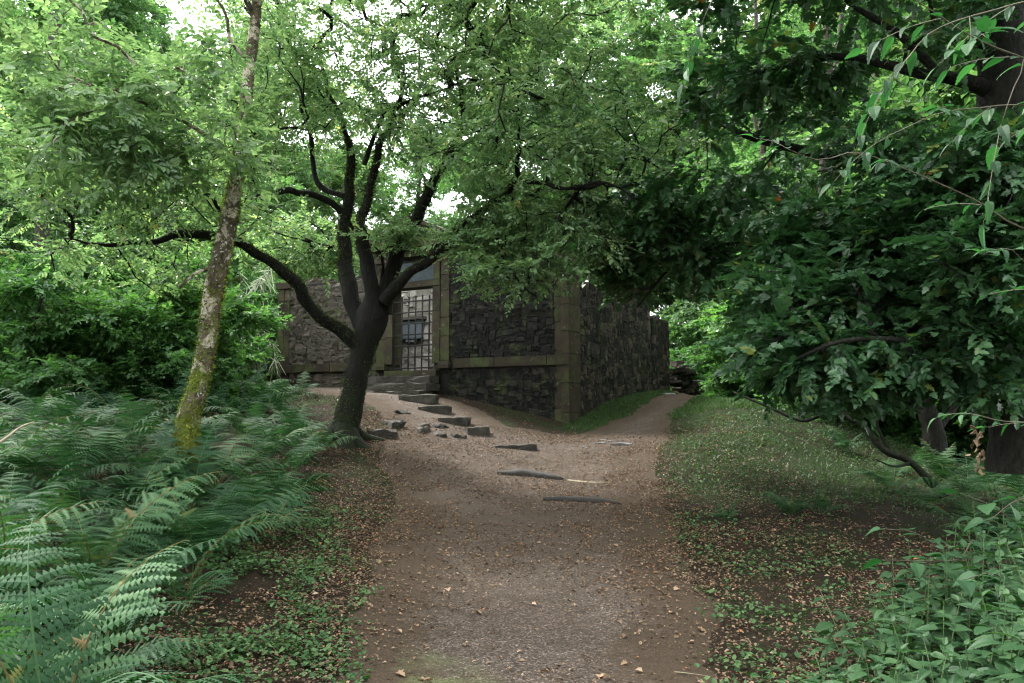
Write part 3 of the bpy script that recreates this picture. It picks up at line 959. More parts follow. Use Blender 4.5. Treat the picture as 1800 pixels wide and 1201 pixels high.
def make_spray(r, leaf, n=13, L=.38, ll=.075, var=.25, zj=.45, spread=1.0, droop=.1, tw=.0022):
    """a twig with n alternate leaves: returns V, faces(list), kind(0 leaf,1 twig), rel tint"""
    lv, lf = leaf
    t = np.linspace(.12, 1, n)
    xs_ = L * t
    zs_ = -droop * L * t * t
    ys_ = .05 * L * np.sin(t * 4 + r.uniform(0, 6))
    side = np.where(np.arange(n) % 2 == 0, 1, -1)
    ang = side * spread * r.uniform(.55, 1.1, n)
    ang[-1] *= .15
    X = np.stack([np.cos(ang), np.sin(ang), r.normal(-.12, .28, n)], 1)
    Z = np.stack([r.normal(0, zj, n), r.normal(0, zj, n), np.ones(n)], 1)
    R = rot_to(X, Z)
    s = ll * r.uniform(1 - var, 1 + var, n) * np.interp(t, [0, .5, 1], [.85, 1.1, .8])
    V = np.einsum('nij,kj->nki', R, lv) * s[:, None, None] + np.stack([xs_, ys_, zs_], 1)[:, None, :]
    F = lf[None] + (np.arange(n) * len(lv))[:, None, None]
    tint = np.repeat(r.uniform(0, 1, n), len(lv))
    return V.reshape(-1, 3), F.reshape(-1, lf.shape[1]), tint

def stamp(templates, P, X, Z, S, r, tshift=0.0):
    """stamp spray templates; returns V, F, tint"""
    N = len(P)
    R = rot_to(X, Z)
    which = r.integers(0, len(templates), N)
    Vs, Fs, Ts, off = [], [], [], 0
    for k, (tv, tf, tt) in enumerate(templates):
        m = np.where(which == k)[0]
        if not len(m): continue
        V = np.einsum('nij,kj->nki', R[m], tv) * S[m][:, None, None] + P[m][:, None, :]
        Fk = tf[None] + (np.arange(len(m)) * len(tv))[:, None, None] + off
        base = np.clip(r.normal(0, .16, len(m)) + tshift, -.4, .4)
        T = np.clip(tt[None] * .62 + .19 + base[:, None], 0, .965)
        T = np.where(r.uniform(0, 1, T.shape[0])[:, None] < .02, np.minimum(T + .1, 1), T)
        # a few turned leaves
        Vs.append(V.reshape(-1, 3)); Fs.append(Fk.reshape(-1, tf.shape[1])); Ts.append(T.reshape(-1))
        off += len(m) * len(tv)
    return np.concatenate(Vs), np.concatenate(Fs), np.concatenate(Ts)

def in_blobs(blobs, n, r):
    """blobs: (centre, radii, weight) ; random points, denser to the shell"""
    w = np.array([b[2] for b in blobs], float)
    cnt = np.maximum(1, (w / w.sum() * n).astype(int))
    out_ = []
    for (c, rad, _), k in zip(blobs, cnt):
        d = norm(r.normal(0, 1, (k, 3)))
        q = r.uniform(0, 1, k) ** (1 / 2.4)
        out_.append(np.asarray(c) + d * q[:, None] * np.asarray(rad))
    return np.concatenate(out_)

def grow(roots, clusters, r, step=.22, sag=.05, wig=.06, r0=.0035, expo=.47):
    """connect every cluster point to the nearest branch. roots: (K,6) points+tangents"""
    cap = 200000
    pos = np.empty((cap, 3)); tan = np.empty((cap, 3)); par = np.full(cap, -1, int); cnt = np.zeros(cap)
    K = len(roots)
    pos[:K] = roots[:, :3]; tan[:K] = roots[:, 3:]
    n = K
    d0 = np.array([((pos[:K] - c) ** 2).sum(1).min() for c in clusters])
    chains = []
    for c in clusters[np.argsort(d0)]:
        d = np.sqrt(((pos[:n] - c) ** 2).sum(1))
        back = ((c - pos[:n]) * tan[:n]).sum(1) / np.maximum(d, 1e-6)
        cost = d * (1.25 - .35 * back)
        i = int(np.argmin(cost)); L = d[i]
        m = max(2, int(L / step))
        t = np.linspace(0, 1, m + 1)[1:, None]
        ctrl = pos[i] + tan[i] * L * .35 + (c - pos[i]) * .25 + r.normal(0, wig * L, 3) + [0, 0, .12 * L]
        P = (1 - t) ** 2 * pos[i] + 2 * t * (1 - t) * ctrl + t ** 2 * c
        P[:-1] += r.normal(0, wig * step * .6, (m - 1, 3)) if m > 1 else 0
        P[:, 2] -= sag * L * t[:, 0] ** 2
        Q = np.vstack([pos[i], P])
        T = norm(np.gradient(Q, axis=0))[1:]
        if n + m >= cap: break
        pos[n:n + m] = P; tan[n:n + m] = T
        par[n] = i; par[n + 1:n + m] = np.arange(n, n + m - 1)
        chains.append((i, n, m)); n += m
    for (i, a, m) in chains:       # count leaves upstream
        k = a + m - 1
        while k >= 0:
            cnt[k] += 1; k = par[k]
    res = []
    for (i, a, m) in chains:
        Q = np.vstack([pos[i], pos[a:a + m]])
        R = r0 * np.maximum(np.concatenate([[cnt[a]], cnt[a:a + m]]), 1) ** expo
        res.append((Q, R))
    return res

def branch_soup(chains, thick=.02):
    s = Soup()
    for Q, R in chains:
        V, F = tube(Q, R, 6 if R[0] > thick else 4 if R[0] > .006 else 3, 0, cap=False)
        s.add(V, F)
    return s

def sprays_on(chains, r, per=5, frac=.55, out_w=.6, droop=-.05, zj=.35, smin=.75, smax=1.25):
    P, X = [], []
    for Q, R in chains:
        n = len(Q)
        T = norm(np.gradient(Q, axis=0))
        k = r.integers(int(n * (1 - frac)), n, per)
        k[0] = n - 1
        f = r.uniform(0, 1, per)[:, None]
        k2 = np.maximum(k - 1, 0)
        P.append(Q[k] * f + Q[k2] * (1 - f))
        th = r.uniform(0, 2 * math.pi, per)
        hz = np.stack([np.cos(th), np.sin(th), r.normal(droop, .3, per)], 1)
        X.append(norm(T[k] * out_w + hz * .8))
    P = np.concatenate(P); X = np.concatenate(X)
    Z = np.stack([r.normal(0, zj, len(P)), r.normal(0, zj, len(P)), np.ones(len(P))], 1)
    S = r.uniform(smin, smax, len(P))
    return P, X, Z, S

def limb_pts(pts, n=None):
    """pts: (px,py,Y,width px) -> smooth (n,4) array x,y,z,r"""
    A = np.array([np.append(at(a, b, c), wpx(w, c)) for a, b, c, w in pts])
    L = np.linalg.norm(np.diff(A[:, :3], axis=0), axis=1).sum()
    return catmull(A, n or max(8, int(L / .09)))

def roots_of(limbs, f0=.25):
    out_ = []
    for A in limbs:
        T = norm(np.gradient(A[:, :3], axis=0))
        k = int(len(A) * f0)
        out_.append(np.hstack([A[k::2, :3], T[k::2]]))
    return np.vstack(out_)

def moss_tufts(parent, A, n, r, name='moss', size=.03, up=.5, f=(0, 1), mat='moss_fuzz'):
    """small moss blades standing on a limb (A: x,y,z,r)"""
    k = r.uniform(f[0], f[1], n) * (len(A) - 1)
    i = k.astype(int).clip(0, len(A) - 2); fr = (k - i)[:, None]
    B = A[i] * (1 - fr) + A[i + 1] * fr
    T = norm(A[i + 1, :3] - A[i, :3])
    d = r.normal(0, 1, (n, 3)); d[:, 2] += up
    d = norm(d - T * (d * T).sum(1, keepdims=True))
    base = B[:, :3] + d * B[:, 3:4] * .98
    q = norm(np.cross(d, r.normal(0, 1, (n, 3))))
    L = size * r.uniform(.4, 1.3, n)[:, None]
    tipd = norm(d + r.normal(0, .6, (n, 3)) + [0, 0, -.2])
    V = np.stack([base + q * L * .3, base - q * L * .3, base + tipd * L], 1).reshape(-1, 3)
    T_ = np.repeat(np.clip(.45 + .4 * vnoise(base, 2.5, 9) + r.normal(0, .12, n), 0, 1), 3)
    return tag(mesh(name, V, np.arange(3 * n).reshape(-1, 3), M[mat], parent, T_), kind='stuff')

def build_tree(root, limbs, blobs, n_cl, sprays, leafm, barkm, r, per=6, f0=.25, step=.22, sag=.05, wig=.07, droop=-.05, seg=14, lump=.12, tshift=0, frac=.6, zj=.35, r0=.0035, out_w=.6, smin=.75, smax=1.25, avoid=None):
    for k, (nm, A) in enumerate(limbs):
        V, F = tube(A[:, :3], A[:, 3], seg if k == 0 else 10, lump, 3.2, k)
        mesh(nm, V, F, M[barkm], root, smooth=True)
    cl = in_blobs(blobs, n_cl, r)
    if avoid is not None: cl = cl[~avoid(cl)]
    ch = grow(roots_of([a for nm_, a in limbs if nm_ != 'root'], f0), cl, r, step, sag, wig, r0)
    tag(branch_soup(ch).build('branches', M[barkm], root), kind='stuff')
    P, X, Z, S = sprays_on(ch, r, per, frac, out_w, droop, zj, smin, smax)
    if avoid is not None:
        k = ~avoid(P); P, X, Z, S = P[k], X[k], Z[k], S[k]
    V, F, T = stamp(sprays, P, X, Z, S, r, tshift)
    tag(mesh('crown', V, F, M[leafm], root, T), kind='stuff')
    return ch

def pix(P):
    """project points to photo pixels (used only to keep real gaps in crowns open)"""
    cp, sp = math.cos(PITCH), math.sin(PITCH)
    q = P - np.array([0, 0, EYE])
    f = q[:, 1] * cp + q[:, 2] * sp; u = -q[:, 1] * sp + q[:, 2] * cp
    return 900 + FPX * q[:, 0] / f, 600.5 - FPX * u / f

rt = np.random.default_rng(5)
SP_OAK = [make_spray(rt, leaf_oval(.52), 12, .36, .07, .3, .6) for _ in range(10)]
SP_NEAR = [make_spray(rt, leaf_oval(.5), 11, .36, .085, .3, .55) for _ in range(8)]
SP_SYC = [make_spray(rt, leaf_maple(), 11, .40, .088, .3, .35, 1.0, .25) for _ in range(10)]
SP_FAR = [make_spray(rt, leaf_dia(.55), 16, .7, .15, .3, .5) for _ in range(10)]
SP_SHR = [make_spray(rt, leaf_dia(.6), 12, .42, .11, .3, .5) for _ in range(8)]

def B(px, py, Y, rx, ry, rz, w):
    return (at(px, py, Y), (rx, ry, rz), w)

# ---- the dark forked tree in front of the enclosure
oak = thing('forked_tree', 'dark twisted many-stemmed tree with a low arching limb before the enclosure', 'tree', tuple(at(604, 775, 12.4) * [1, 1, 0]))
def shifted(limbs, root):
    off = np.array([*root.location, 0])
    off = np.append(np.array(root.location), 0)
    return off
OL = [
 ('trunk', [(594, 835, 12.4, 74), (601, 790, 12.4, 55), (611, 735, 12.4, 46), (626, 665, 12.4, 42), (641, 608, 12.4, 45), (653, 566, 12.4, 54), (660, 535, 12.4, 46), (668, 505, 12.4, 28)]),
 ('limb', [(640, 622, 12.4, 32), (605, 583, 12.25, 29), (568, 562, 12.05, 27), (540, 526, 11.85, 27), (516, 492, 11.65, 26), (482, 466, 11.45, 24), (440, 442, 11.2, 22), (400, 422, 11, 21), (340, 412, 10.8, 18), (280, 424, 10.5, 13), (215, 433, 10.2, 9), (120, 420, 10, 4)]),
 ('limb', [(642, 590, 12.45, 39), (622, 530, 12.6, 35), (612, 470, 12.75, 30), (606, 420, 12.85, 27), (610, 372, 12.9, 24), (614, 318, 12.9, 19), (617, 268, 12.9, 16), (604, 225, 12.9, 11), (580, 170, 12.9, 8), (560, 90, 12.9, 5)]),
 ('limb', [(662, 560, 12.3, 36), (650, 490, 12.2, 32), (636, 430, 12.2, 27), (634, 385, 12.2, 22), (650, 322, 12.2, 17), (668, 262, 12.2, 14), (690, 205, 12.2, 13), (706, 152, 12.1, 9), (690, 110, 12.1, 6), (700, 30, 12, 4)]),
 ('limb', [(668, 548, 12.4, 45), (688, 475, 12.4, 36), (706, 425, 12.4, 32), (727, 380, 12.4, 27), (748, 340, 12.3, 24), (772, 298, 12.2, 19), (800, 250, 12.1, 14), (812, 180, 12, 10), (800, 90, 11.9, 6), (810, 0, 11.8, 4)]),
 ('limb', [(676, 530, 12.2, 29), (710, 488, 12, 23), (752, 456, 11.8, 20), (786, 424, 11.6, 19), (812, 394, 11.4, 17), (852, 364, 11.2, 16), (892, 330, 11, 14), (914, 308, 10.8, 12), (918, 262, 10.5, 7), (915, 200, 10.2, 4), (900, 120, 9.8, 4)]),
 ('limb', [(614, 385, 12.9, 19), (575, 352, 12.7, 16), (533, 340, 12.4, 14), (498, 334, 12.1, 13), (458, 343, 11.8, 12), (438, 312, 11.6, 10), (441, 258, 11.4, 7), (430, 190, 11.2, 4)]),
 ('limb', [(606, 345, 12.9, 14), (568, 328, 13.0, 12), (551, 285, 13.1, 11), (543, 240, 13.2, 9), (530, 180, 13.3, 6), (500, 100, 13.3, 4)]),
 ('limb', [(640, 290, 12.2, 10), (665, 214, 12.1, 9), (690, 190, 12, 8), (740, 165, 11.8, 6), (800, 150, 11.5, 4)]),
 ('limb', [(905, 318, 10.9, 10), (980, 330, 10.6, 8), (1060, 318, 10.2, 6), (1120, 350, 10, 4)]),
 ('limb', [(860, 362, 11.2, 9), (878, 420, 11.1, 6), (905, 480, 11, 4), (940, 520, 10.9, 4)]),
 ('limb', [(400, 420, 11, 12), (395, 372, 10.6, 9), (340, 330, 10, 7), (270, 290, 9.5, 5), (180, 260, 9, 4)]),
 ('root', [(600, 745, 12.4, 40), (630, 785, 12.2, 26), (665, 800, 12.1, 14), (700, 812, 12.0, 6)]),
 ('root', [(598, 750, 12.4, 40), (570, 800, 12.2, 24), (540, 822, 12.1, 10)]),
 ('root', [(602, 750, 12.35, 40), (612, 800, 12.0, 26), (625, 830, 11.8, 10)]),
 ('root', [(604, 745, 12.45, 36), (640, 770, 12.7, 20), (675, 775, 13, 8)]),
]
oroot = np.array(oak.location)
limbs = []
for nm, pts in OL:
    A = limb_pts(pts); A[:, :3] -= oroot
    if nm == 'limb':
        A[:, 3] *= .84
        e_ = np.clip(np.linspace(0, 1, len(A)) * 4, 0, 1)[:, None]
        sd_ = len(limbs)
        A[:, :3] += e_ * np.stack([.07 * vnoise(A[:, :3], 1.9, sd_) + .04 * vnoise(A[:, :3], 4.5, sd_ + 30), .07 * vnoise(A[:, :3], 1.9, sd_ + 9), .06 * vnoise(A[:, :3], 1.9, sd_ + 20) + .04 * vnoise(A[:, :3], 4.5, sd_ + 40)], 1)
    limbs.append((nm, A))
oak_blobs = [B(600, 130, 12.6, 2.6, 1.8, 1.5, 8), B(860, 160, 11.2, 2.0, 1.5, 1.5, 6), B(1000, 250, 10.5, 1.7, 1.4, 1.0, 3.5), B(980, 430, 10.8, .9, .7, .55, 1.4), B(880, 480, 11, .6, .5, .35, .7),
             B(440, 180, 12.0, 1.6, 1.6, 1.2, 3), B(270, 320, 10.2, 2.0, 1.6, .8, 2.8), B(120, 330, 9.6, 1.6, 1.5, 1.0, 1.8), B(695, 412, 11.9, .55, .3, .22, .5), B(835, 415, 11.5, .6, .4, .3, .9), B(520, 420, 13.4, 1.2, .9, .5, 1.6), B(900, 400, 11.2, .8, .6, .4, 1.2), B(260, 450, 11.3, 1.5, .8, .5, 1.1), B(540, -140, 12.4, 3.2, 3, 1.7, 6), B(900, -140, 11.2, 2.8, 2.6, 1.5, 7), B(980, 370, 11.4, 1.2, .7, .35, 1.5), B(900, 20, 14.5, 2.4, 1.4, 1.2, 2.5), B(860, -230, 9.4, 2.6, 1.8, .7, 6), B(730, 400, 12.0, .35, .4, .4, .25), B(560, 450, 13.2, .7, .5, .3, .6)]  # blobs above the frame added to block sky light over path and wall
oak_blobs = [(c - oroot, r_, w) for c, r_, w in oak_blobs]
def oak_avoid(P):
    x, y = pix(P + oroot)
    a = ((x - 662) / 30) ** 2 + ((y - 318) / 42) ** 2 < 1
    b = ((x - 772) / 28) ** 2 + ((y - 374) / 30) ** 2 < 1
    c = ((x - 560) / 60) ** 2 + ((y - 270) / 45) ** 2 < 1
    d = (x > 480) & (x < 800) & (y > 505)
    u, v = enc_local(P[:, 0] + oroot[0], P[:, 1] + oroot[1])
    return a | b | (c & (hash3((P[:, 0] * 100).astype(int), (P[:, 1] * 100).astype(int), 3) < .6)) | d | ((v > -.3) & (P[:, 2] + oroot[2] < 5.2))
ro = np.random.default_rng(21)
build_tree(oak, limbs, oak_blobs, 2700, SP_OAK, 'oak_leaf', 'bark_dark', ro, per=4, r0=.0045, f0=.45, wig=.09, lump=.16, avoid=oak_avoid)
moss_tufts(oak, limbs[0][1], 2600, ro, size=.03, f=(0, .75), mat='moss_dark')
moss_tufts(oak, limbs[1][1], 1800, ro, size=.035, up=1.0, f=(.02, .7), mat='moss_dark')
moss_tufts(oak, limbs[5][1], 900, ro, size=.03, up=1.6, f=(.05, .6), mat='moss_dark')
for li in (2, 3, 4): moss_tufts(oak, limbs[li][1], 900, ro, size=.05, up=.2, f=(.2, .7), mat='moss_dark')

# ---- leaning mossy trunk on the left
lean = thing('leaning_tree', 'slender leaning tree with yellow-green moss and pale bark patches among the ferns', 'tree', tuple(at(326, 850, 8.6) * [1, 1, 0]))
lr = np.array(lean.location)
LL = [('trunk', [(322, 900, 8.6, 51), (326, 850, 8.6, 45), (331, 795, 8.6, 40), (329, 745, 8.6, 39), (345, 690, 8.6, 36), (363, 612, 8.65, 34), (371, 540, 8.7, 35), (385, 470, 8.75, 33), (402, 390, 8.8, 30), (416, 310, 8.9, 25), (429, 220, 9, 22), (437, 130, 9.1, 20), (450, 20, 9.2, 19), (455, -120, 9.3, 15), (450, -320, 9.4, 11), (440, -560, 9.5, 4)]),
      ('limb', [(447, 30, 9.2, 12), (420, -20, 9.0, 9), (370, -60, 8.7, 7), (300, -90, 8.3, 5)]),
      ('limb', [(438, 110, 9.1, 8), (405, 70, 8.9, 6), (395, 20, 8.8, 5), (350, -40, 8.6, 4)]),
      ('limb', [(375, 470, 8.75, 7), (345, 480, 8.6, 5), (315, 505, 8.5, 3)]),
      ('limb', [(422, 290, 8.9, 9), (350, 230, 8.4, 7), (250, 180, 8.0, 5), (150, 150, 7.6, 3)])]
limbs = []
for nm, pts in LL:
    A = limb_pts(pts); A[:, :3] -= lr; limbs.append((nm, A))
lb = [B(240, 150, 8.0, 1.25, 1.0, .75, 3), B(120, 240, 7.8, 1.1, 1.0, .7, 2.4), B(300, 260, 8.2, .9, .9, .55, 2), B(60, 60, 8, .9, 1.0, .6, 1.2), B(380, -150, 9, 2.0, 1.8, 1.0, 3), B(150, -150, 8.2, 1.6, 1.6, .8, 2)]
lb = [(c - lr, r_, w) for c, r_, w in lb]
def lean_avoid(P):
    x, y = pix(P + lr)
    return (((x - 265) / 75) ** 2 + ((y - 25) / 75) ** 2 < 1) & (hash3((P[:, 0] * 100).astype(int), (P[:, 1] * 100).astype(int), 5) < .85)
rl = np.random.default_rng(22)
build_tree(lean, limbs, lb, 380, SP_NEAR, 'near_leaf', 'bark_lean', rl, per=4, f0=.3, step=.18, avoid=lean_avoid, seg=20, lump=.10)
moss_tufts(lean, limbs[0][1], 5200, rl, size=.034, up=.3, f=(.0, .40))
moss_tufts(lean, limbs[0][1], 900, rl, size=.025, up=.3, f=(.40, .58))

# ---- sycamore on the right
syc = thing('sycamore_tree', 'dark sycamore with a thick trunk at the right edge and drooping lobed leaves', 'tree', tuple(at(1795, 760, 8.6) * [1, 1, 0]))
sr = np.array(syc.location)
SL = [('trunk', [(1800, 830, 8.6, 120), (1795, 740, 8.6, 98), (1785, 600, 8.6, 90), (1778, 450, 8.6, 86), (1772, 300, 8.6, 83), (1762, 170, 8.6, 83), (1760, 60, 8.6, 74), (1772, -80, 8.6, 64), (1790, -350, 8.7, 48), (1800, -700, 8.8, 21)]),
      ('limb', [(1758, 165, 8.6, 33), (1690, 141, 8.5, 24), (1620, 130, 8.6, 19), (1560, 114, 8.8, 17), (1500, 101, 9.0, 14), (1440, 102, 9.2, 12), (1380, 116, 9.4, 9), (1290, 140, 9.6, 6), (1200, 180, 9.8, 4)]),
      ('limb', [(1770, 330, 8.6, 34), (1690, 302, 9, 25), (1560, 280, 9.6, 22), (1440, 270, 10, 18), (1343, 247, 10.4, 15), (1293, 230, 10.6, 11), (1245, 205, 10.8, 7)]),
      ('limb', [(1775, 560, 8.6, 40), (1690, 545, 9.2, 28), (1580, 500, 9.8, 22), (1440, 455, 10.4, 17), (1320, 430, 11, 13), (1250, 432, 11.4, 9), (1180, 470, 11.6, 6), (1120, 540, 11.8, 4)]),
      ('limb', [(1660, 140, 8.5, 18), (1580, 60, 8.8, 14), (1500, 10, 9.1, 10), (1420, -60, 9.3, 6)]),
      ('limb', [(1780, 640, 8.6, 30), (1700, 620, 8.2, 20), (1600, 600, 7.9, 13), (1480, 600, 7.8, 8), (1380, 640, 7.9, 4)]),
      ('limb', [(1762, 40, 8.6, 40), (1640, -120, 8.8, 26), (1480, -260, 9, 18), (1280, -350, 9.4, 10)]),
      ('limb', [(1440, 455, 10.4, 10), (1360, 520, 10.4, 8), (1290, 570, 10.4, 5)]),
      ]
limbs = []
for nm, pts in SL:
    A = limb_pts(pts); A[:, :3] -= sr; limbs.append((nm, A))
sb = [B(1330, 150, 9.7, 1.2, 1.0, .55, 1.8), B(1120, 360, 11.3, 1.2, .9, .5, 1.1), B(1280, 350, 10.6, 1.2, 1.0, .55, 1.3), B(1500, 400, 9.4, 1.4, 1.2, .55, 3.2), B(1450, 500, 8.9, 1.3, 1.0, .5, 3.0), B(1650, 470, 8.4, 1.1, 1.0, .65, 2.6),
      B(1400, 600, 8.6, 1.0, .9, .42, 2.4), B(1530, 640, 8.2, .9, .8, .36, 1.8), B(1720, 600, 7.9, .8, .8, .55, 1.8), B(1180, 420, 11.6, .7, .8, .4, .8), B(1590, 250, 8.6, 1.1, 1.0, .4, 1.1), B(1260, 460, 11, .9, .8, .4, 1.0), B(1340, 560, 10.2, .8, .8, .4, 1.2),
      B(1480, -140, 9, 2.6, 2.4, 1.2, 4), B(1150, -250, 9.6, 2.4, 2.4, 1.0, 5), B(1080, 380, 12.5, 1.0, .8, .35, .8), B(1075, 440, 12.6, .65, .6, .4, 1.3), B(1130, 480, 12.2, .5, .6, .4, .9), B(1750, 300, 7.4, .7, .6, .5, 1.6), B(1740, 420, 7.3, .7, .6, .5, 1.6), B(1650, 330, 7.8, .7, .6, .4, 1.2), B(1750, -100, 7.8, 1.8, 2, 1.2, 2), B(1420, -160, 7.4, 1.6, 1.1, .5, 2.2), B(1050, -200, 12, 2, 1.5, .8, 2)]  # blobs above the frame are unseen, added for shade on path and slope
sb = [(c - sr, r_, w) for c, r_, w in sb]
def syc_avoid(P):
    x, y = pix(P + sr)
    return (y > np.where(x > 1640, 765, 735)) | ((x < 1310) & (x > 1140) & (y > 490)) | ((x < 1235) & (y > 560))
rsy = np.random.default_rng(23)
build_tree(syc, limbs, sb, 1600, SP_SYC, 'sycamore_leaf', 'bark_syc', rsy, per=5, f0=.3, step=.25, droop=-.12, sag=.08, seg=20, lump=.10, zj=.42, avoid=syc_avoid)

# ---- woodland behind: a few crowns shared by many trees
def far_template(seed, h, rad, base, sprays, n, ncl_per, leafm, barkm, r0=.005):
    r = np.random.default_rng(seed)
    lim = []
    top = np.array([r.normal(0, .4), r.normal(0, .4), h])
    A = catmull(np.array([(0, 0, -.3, h * .014), (r.normal(0, .1), r.normal(0, .1), h * .3, h * .011), (r.normal(0, .3), r.normal(0, .3), h * .6, h * .008), (*top, .01)]), 24)
    lim.append(A)
    blobs = []
    nb = 9
    for k in range(nb):
        z = base + (h - base) * (k + .5) / nb
        f = math.sin(math.pi * min(.97, .18 + .8 * (k + .5) / nb)) ** .7
        th = k * 2.4 + r.uniform(-.5, .5)
        q = rad * f * .5
        blobs.append((np.array([q * math.cos(th), q * math.sin(th), z]), (rad * f * .62, rad * f * .62, (h - base) / nb * 1.1), f * f + .1))
    cl = in_blobs(blobs, n, r)
    ch = grow(roots_of(lim, max(.05, base / h * .8)), cl, r, .5, .06, .1, r0)
    s = branch_soup(ch, .03)
    V, F = tube(A[:, :3], A[:, 3], 10, .12, 2)
    tr = mesh_data('trunk', V, F, M[barkm], None, True)
    bV, bF, bT = s.get()
    br = mesh_data('branches', bV, bF, M[barkm])
    P, X, Z, S = sprays_on(ch, r, ncl_per, .6, .5, -.1, .4)
    V, F, T = stamp(sprays, P, X, Z, S, r)
    cr_ = mesh_data('crown', V, F, M[leafm], T)
    return tr, br, cr_

def place(name, tpl, x, y, s, rz, label, cat, group, zoff=0.0, sz=1.0):
    root = thing(name, label, cat, (x, y, float(H(x, y)) + zoff), rz, group)
    root.scale = (s, s, s * sz)
    for nm, d in zip(('trunk', 'branches', 'crown'), tpl):
        ob = link(nm, d, root)
        if nm != 'trunk': ob['kind'] = 'stuff'
    return root

TF = [far_template(31, 11, 3.4, 2.2, SP_FAR, 260, 7, 'far_leaf', 'bark_mid'), far_template(32, 13, 3.8, 3.5, SP_FAR, 280, 7, 'far_leaf', 'bark_mid'), far_template(33, 9, 3.2, 1.2, SP_FAR, 240, 7, 'far_leaf', 'bark_mid'), far_template(34, 12, 3.0, 4.0, SP_FAR, 240, 7, 'far_leaf', 'bark_mid')]
TS = [far_template(41, 3.0, 1.7, .15, SP_SHR, 200, 7, 'shrub_leaf', 'bark_mid', .003), far_template(42, 2.4, 1.5, .1, SP_SHR, 180, 7, 'shrub_leaf', 'bark_mid', .003), far_template(43, 3.8, 1.8, .3, SP_SHR, 230, 7, 'shrub_leaf', 'bark_mid', .003)]
SP_TALL = [make_spray(rt, leaf_dia(.6), 16, .8, .19, .3, .55) for _ in range(10)]
TF += [far_template(35, 19, 5.0, 4.5, SP_TALL, 430, 8, 'far_leaf', 'bark_mid', .006), far_template(36, 21, 4.6, 6.5, SP_TALL, 400, 8, 'far_leaf', 'bark_mid', .006)]
rf = np.random.default_rng(77)
def wtree(px, Y, k, s, label, group, dz=0):
    x = (px - 900) / FPX * Y
    place('woodland_tree', TF[k], x, Y, s, rf.uniform(0, 6.28), label, 'tree', group, dz)
# left
for (px, Y, k, s) in [(-60, 17, 0, .9), (90, 21, 2, 1.0), (210, 26, 1, .95), (330, 24, 2, .9), (60, 30, 1, 1.2), (430, 30, 2, .95), (-150, 24, 1, 1.1), (300, 36, 0, 1.1), (140, 40, 3, 1.2)]:
    wtree(px, Y, k, s, ('nearer' if Y < 25 else 'farther') + ' bright green tree ' + ('at the far left edge' if px < 80 else 'between the left edge and the leaning trunk' if px < 320 else 'between the leaning trunk and the enclosure'), 'woodland trees left of the enclosure')
for (px, Y, k, s) in [(540, 34, 2, .75), (620, 40, 2, .8), (720, 42, 2, .7), (830, 38, 2, .75), (930, 34, 0, .85), (1020, 40, 1, 1.1), (880, 50, 1, 1.1), (560, 50, 0, .9)]:
    wtree(px, Y, k, s, 'pale green tree behind the ' + ('left corner of the enclosure' if px < 580 else 'gate of the enclosure' if px < 780 else 'near corner of the enclosure' if px < 960 else 'right wall of the enclosure') + ('' if Y < 41 else ', farther back'), 'woodland trees behind the enclosure')
for (px, Y, k, s) in [(1130, 33, 0, 1.0), (1230, 30, 3, 1.1), (1330, 27, 0, 1.0), (1440, 24, 3, 1.1), (1500, 32, 1, 1.2), (1600, 22, 1, 1.0), (1720, 26, 0, 1.1), (1850, 19, 2, 1.1), (1290, 42, 1, 1.3), (1400, 38, 1, 1.2), (1180, 46, 1, 1.2), (1650, 36, 1, 1.3), (1950, 24, 1, 1.1)]:
    wtree(px, Y, k, s, ('nearer' if Y < 31 else 'farther') + ' yellow-green tree ' + ('over the far end of the right path' if px < 1260 else 'above the bend of the right path' if px < 1420 else 'behind the sycamore limbs' if px < 1640 else 'behind the thick sycamore trunk'), 'woodland trees right of the path')
for (px, Y, k, s) in [(-100, 30, 4, 1.0), (180, 34, 5, .95), (60, 24, 4, .85), (400, 44, 4, 1.0)]:
    wtree(px, Y, k, s, 'tall woodland tree rising behind the bright left canopy', 'tall trees left')
for (px, Y, k, s) in [(470, 38, 4, 1.0), (985, 36, 4, 1.0), (1130, 40, 5, 1.1), (900, 46, 5, 1.15), (735, 58, 4, 1.1), (600, 54, 4, 1.1)]:
    wtree(px, Y, k, s, 'tall tree rising ' + ('above the left corner of the enclosure' if px < 500 else 'behind the left stems of the forked tree' if px < 650 else 'behind the right stems of the forked tree' if px < 800 else 'beyond the right limb of the forked tree' if px < 940 else 'above the near corner of the enclosure' if px < 1050 else 'above the right wall of the enclosure'), 'tall trees behind the enclosure')
for (px, Y, k, s) in [(1250, 33, 5, 1.0), (1400, 30, 4, 1.0), (1560, 34, 5, 1.1), (1700, 28, 4, 1.0), (1880, 26, 5, 1.0)]:
    wtree(px, Y, k, s, 'tall tree rising ' + ('above the far end of the right path' if px < 1300 else 'behind the tip of the sycamore limb' if px < 1480 else 'behind the middle of the sycamore limb' if px < 1640 else 'behind the sycamore trunk' if px < 1800 else 'at the right edge behind the sycamore'), 'tall trees right')
place('woodland_tree', TF[5], 8.7, 12.6, 1.0, 2.0, 'tall tree with a high crown added beyond the right edge to shade the slope', 'tree', None)  # trunk out of view; overhead crown added to darken the right bank
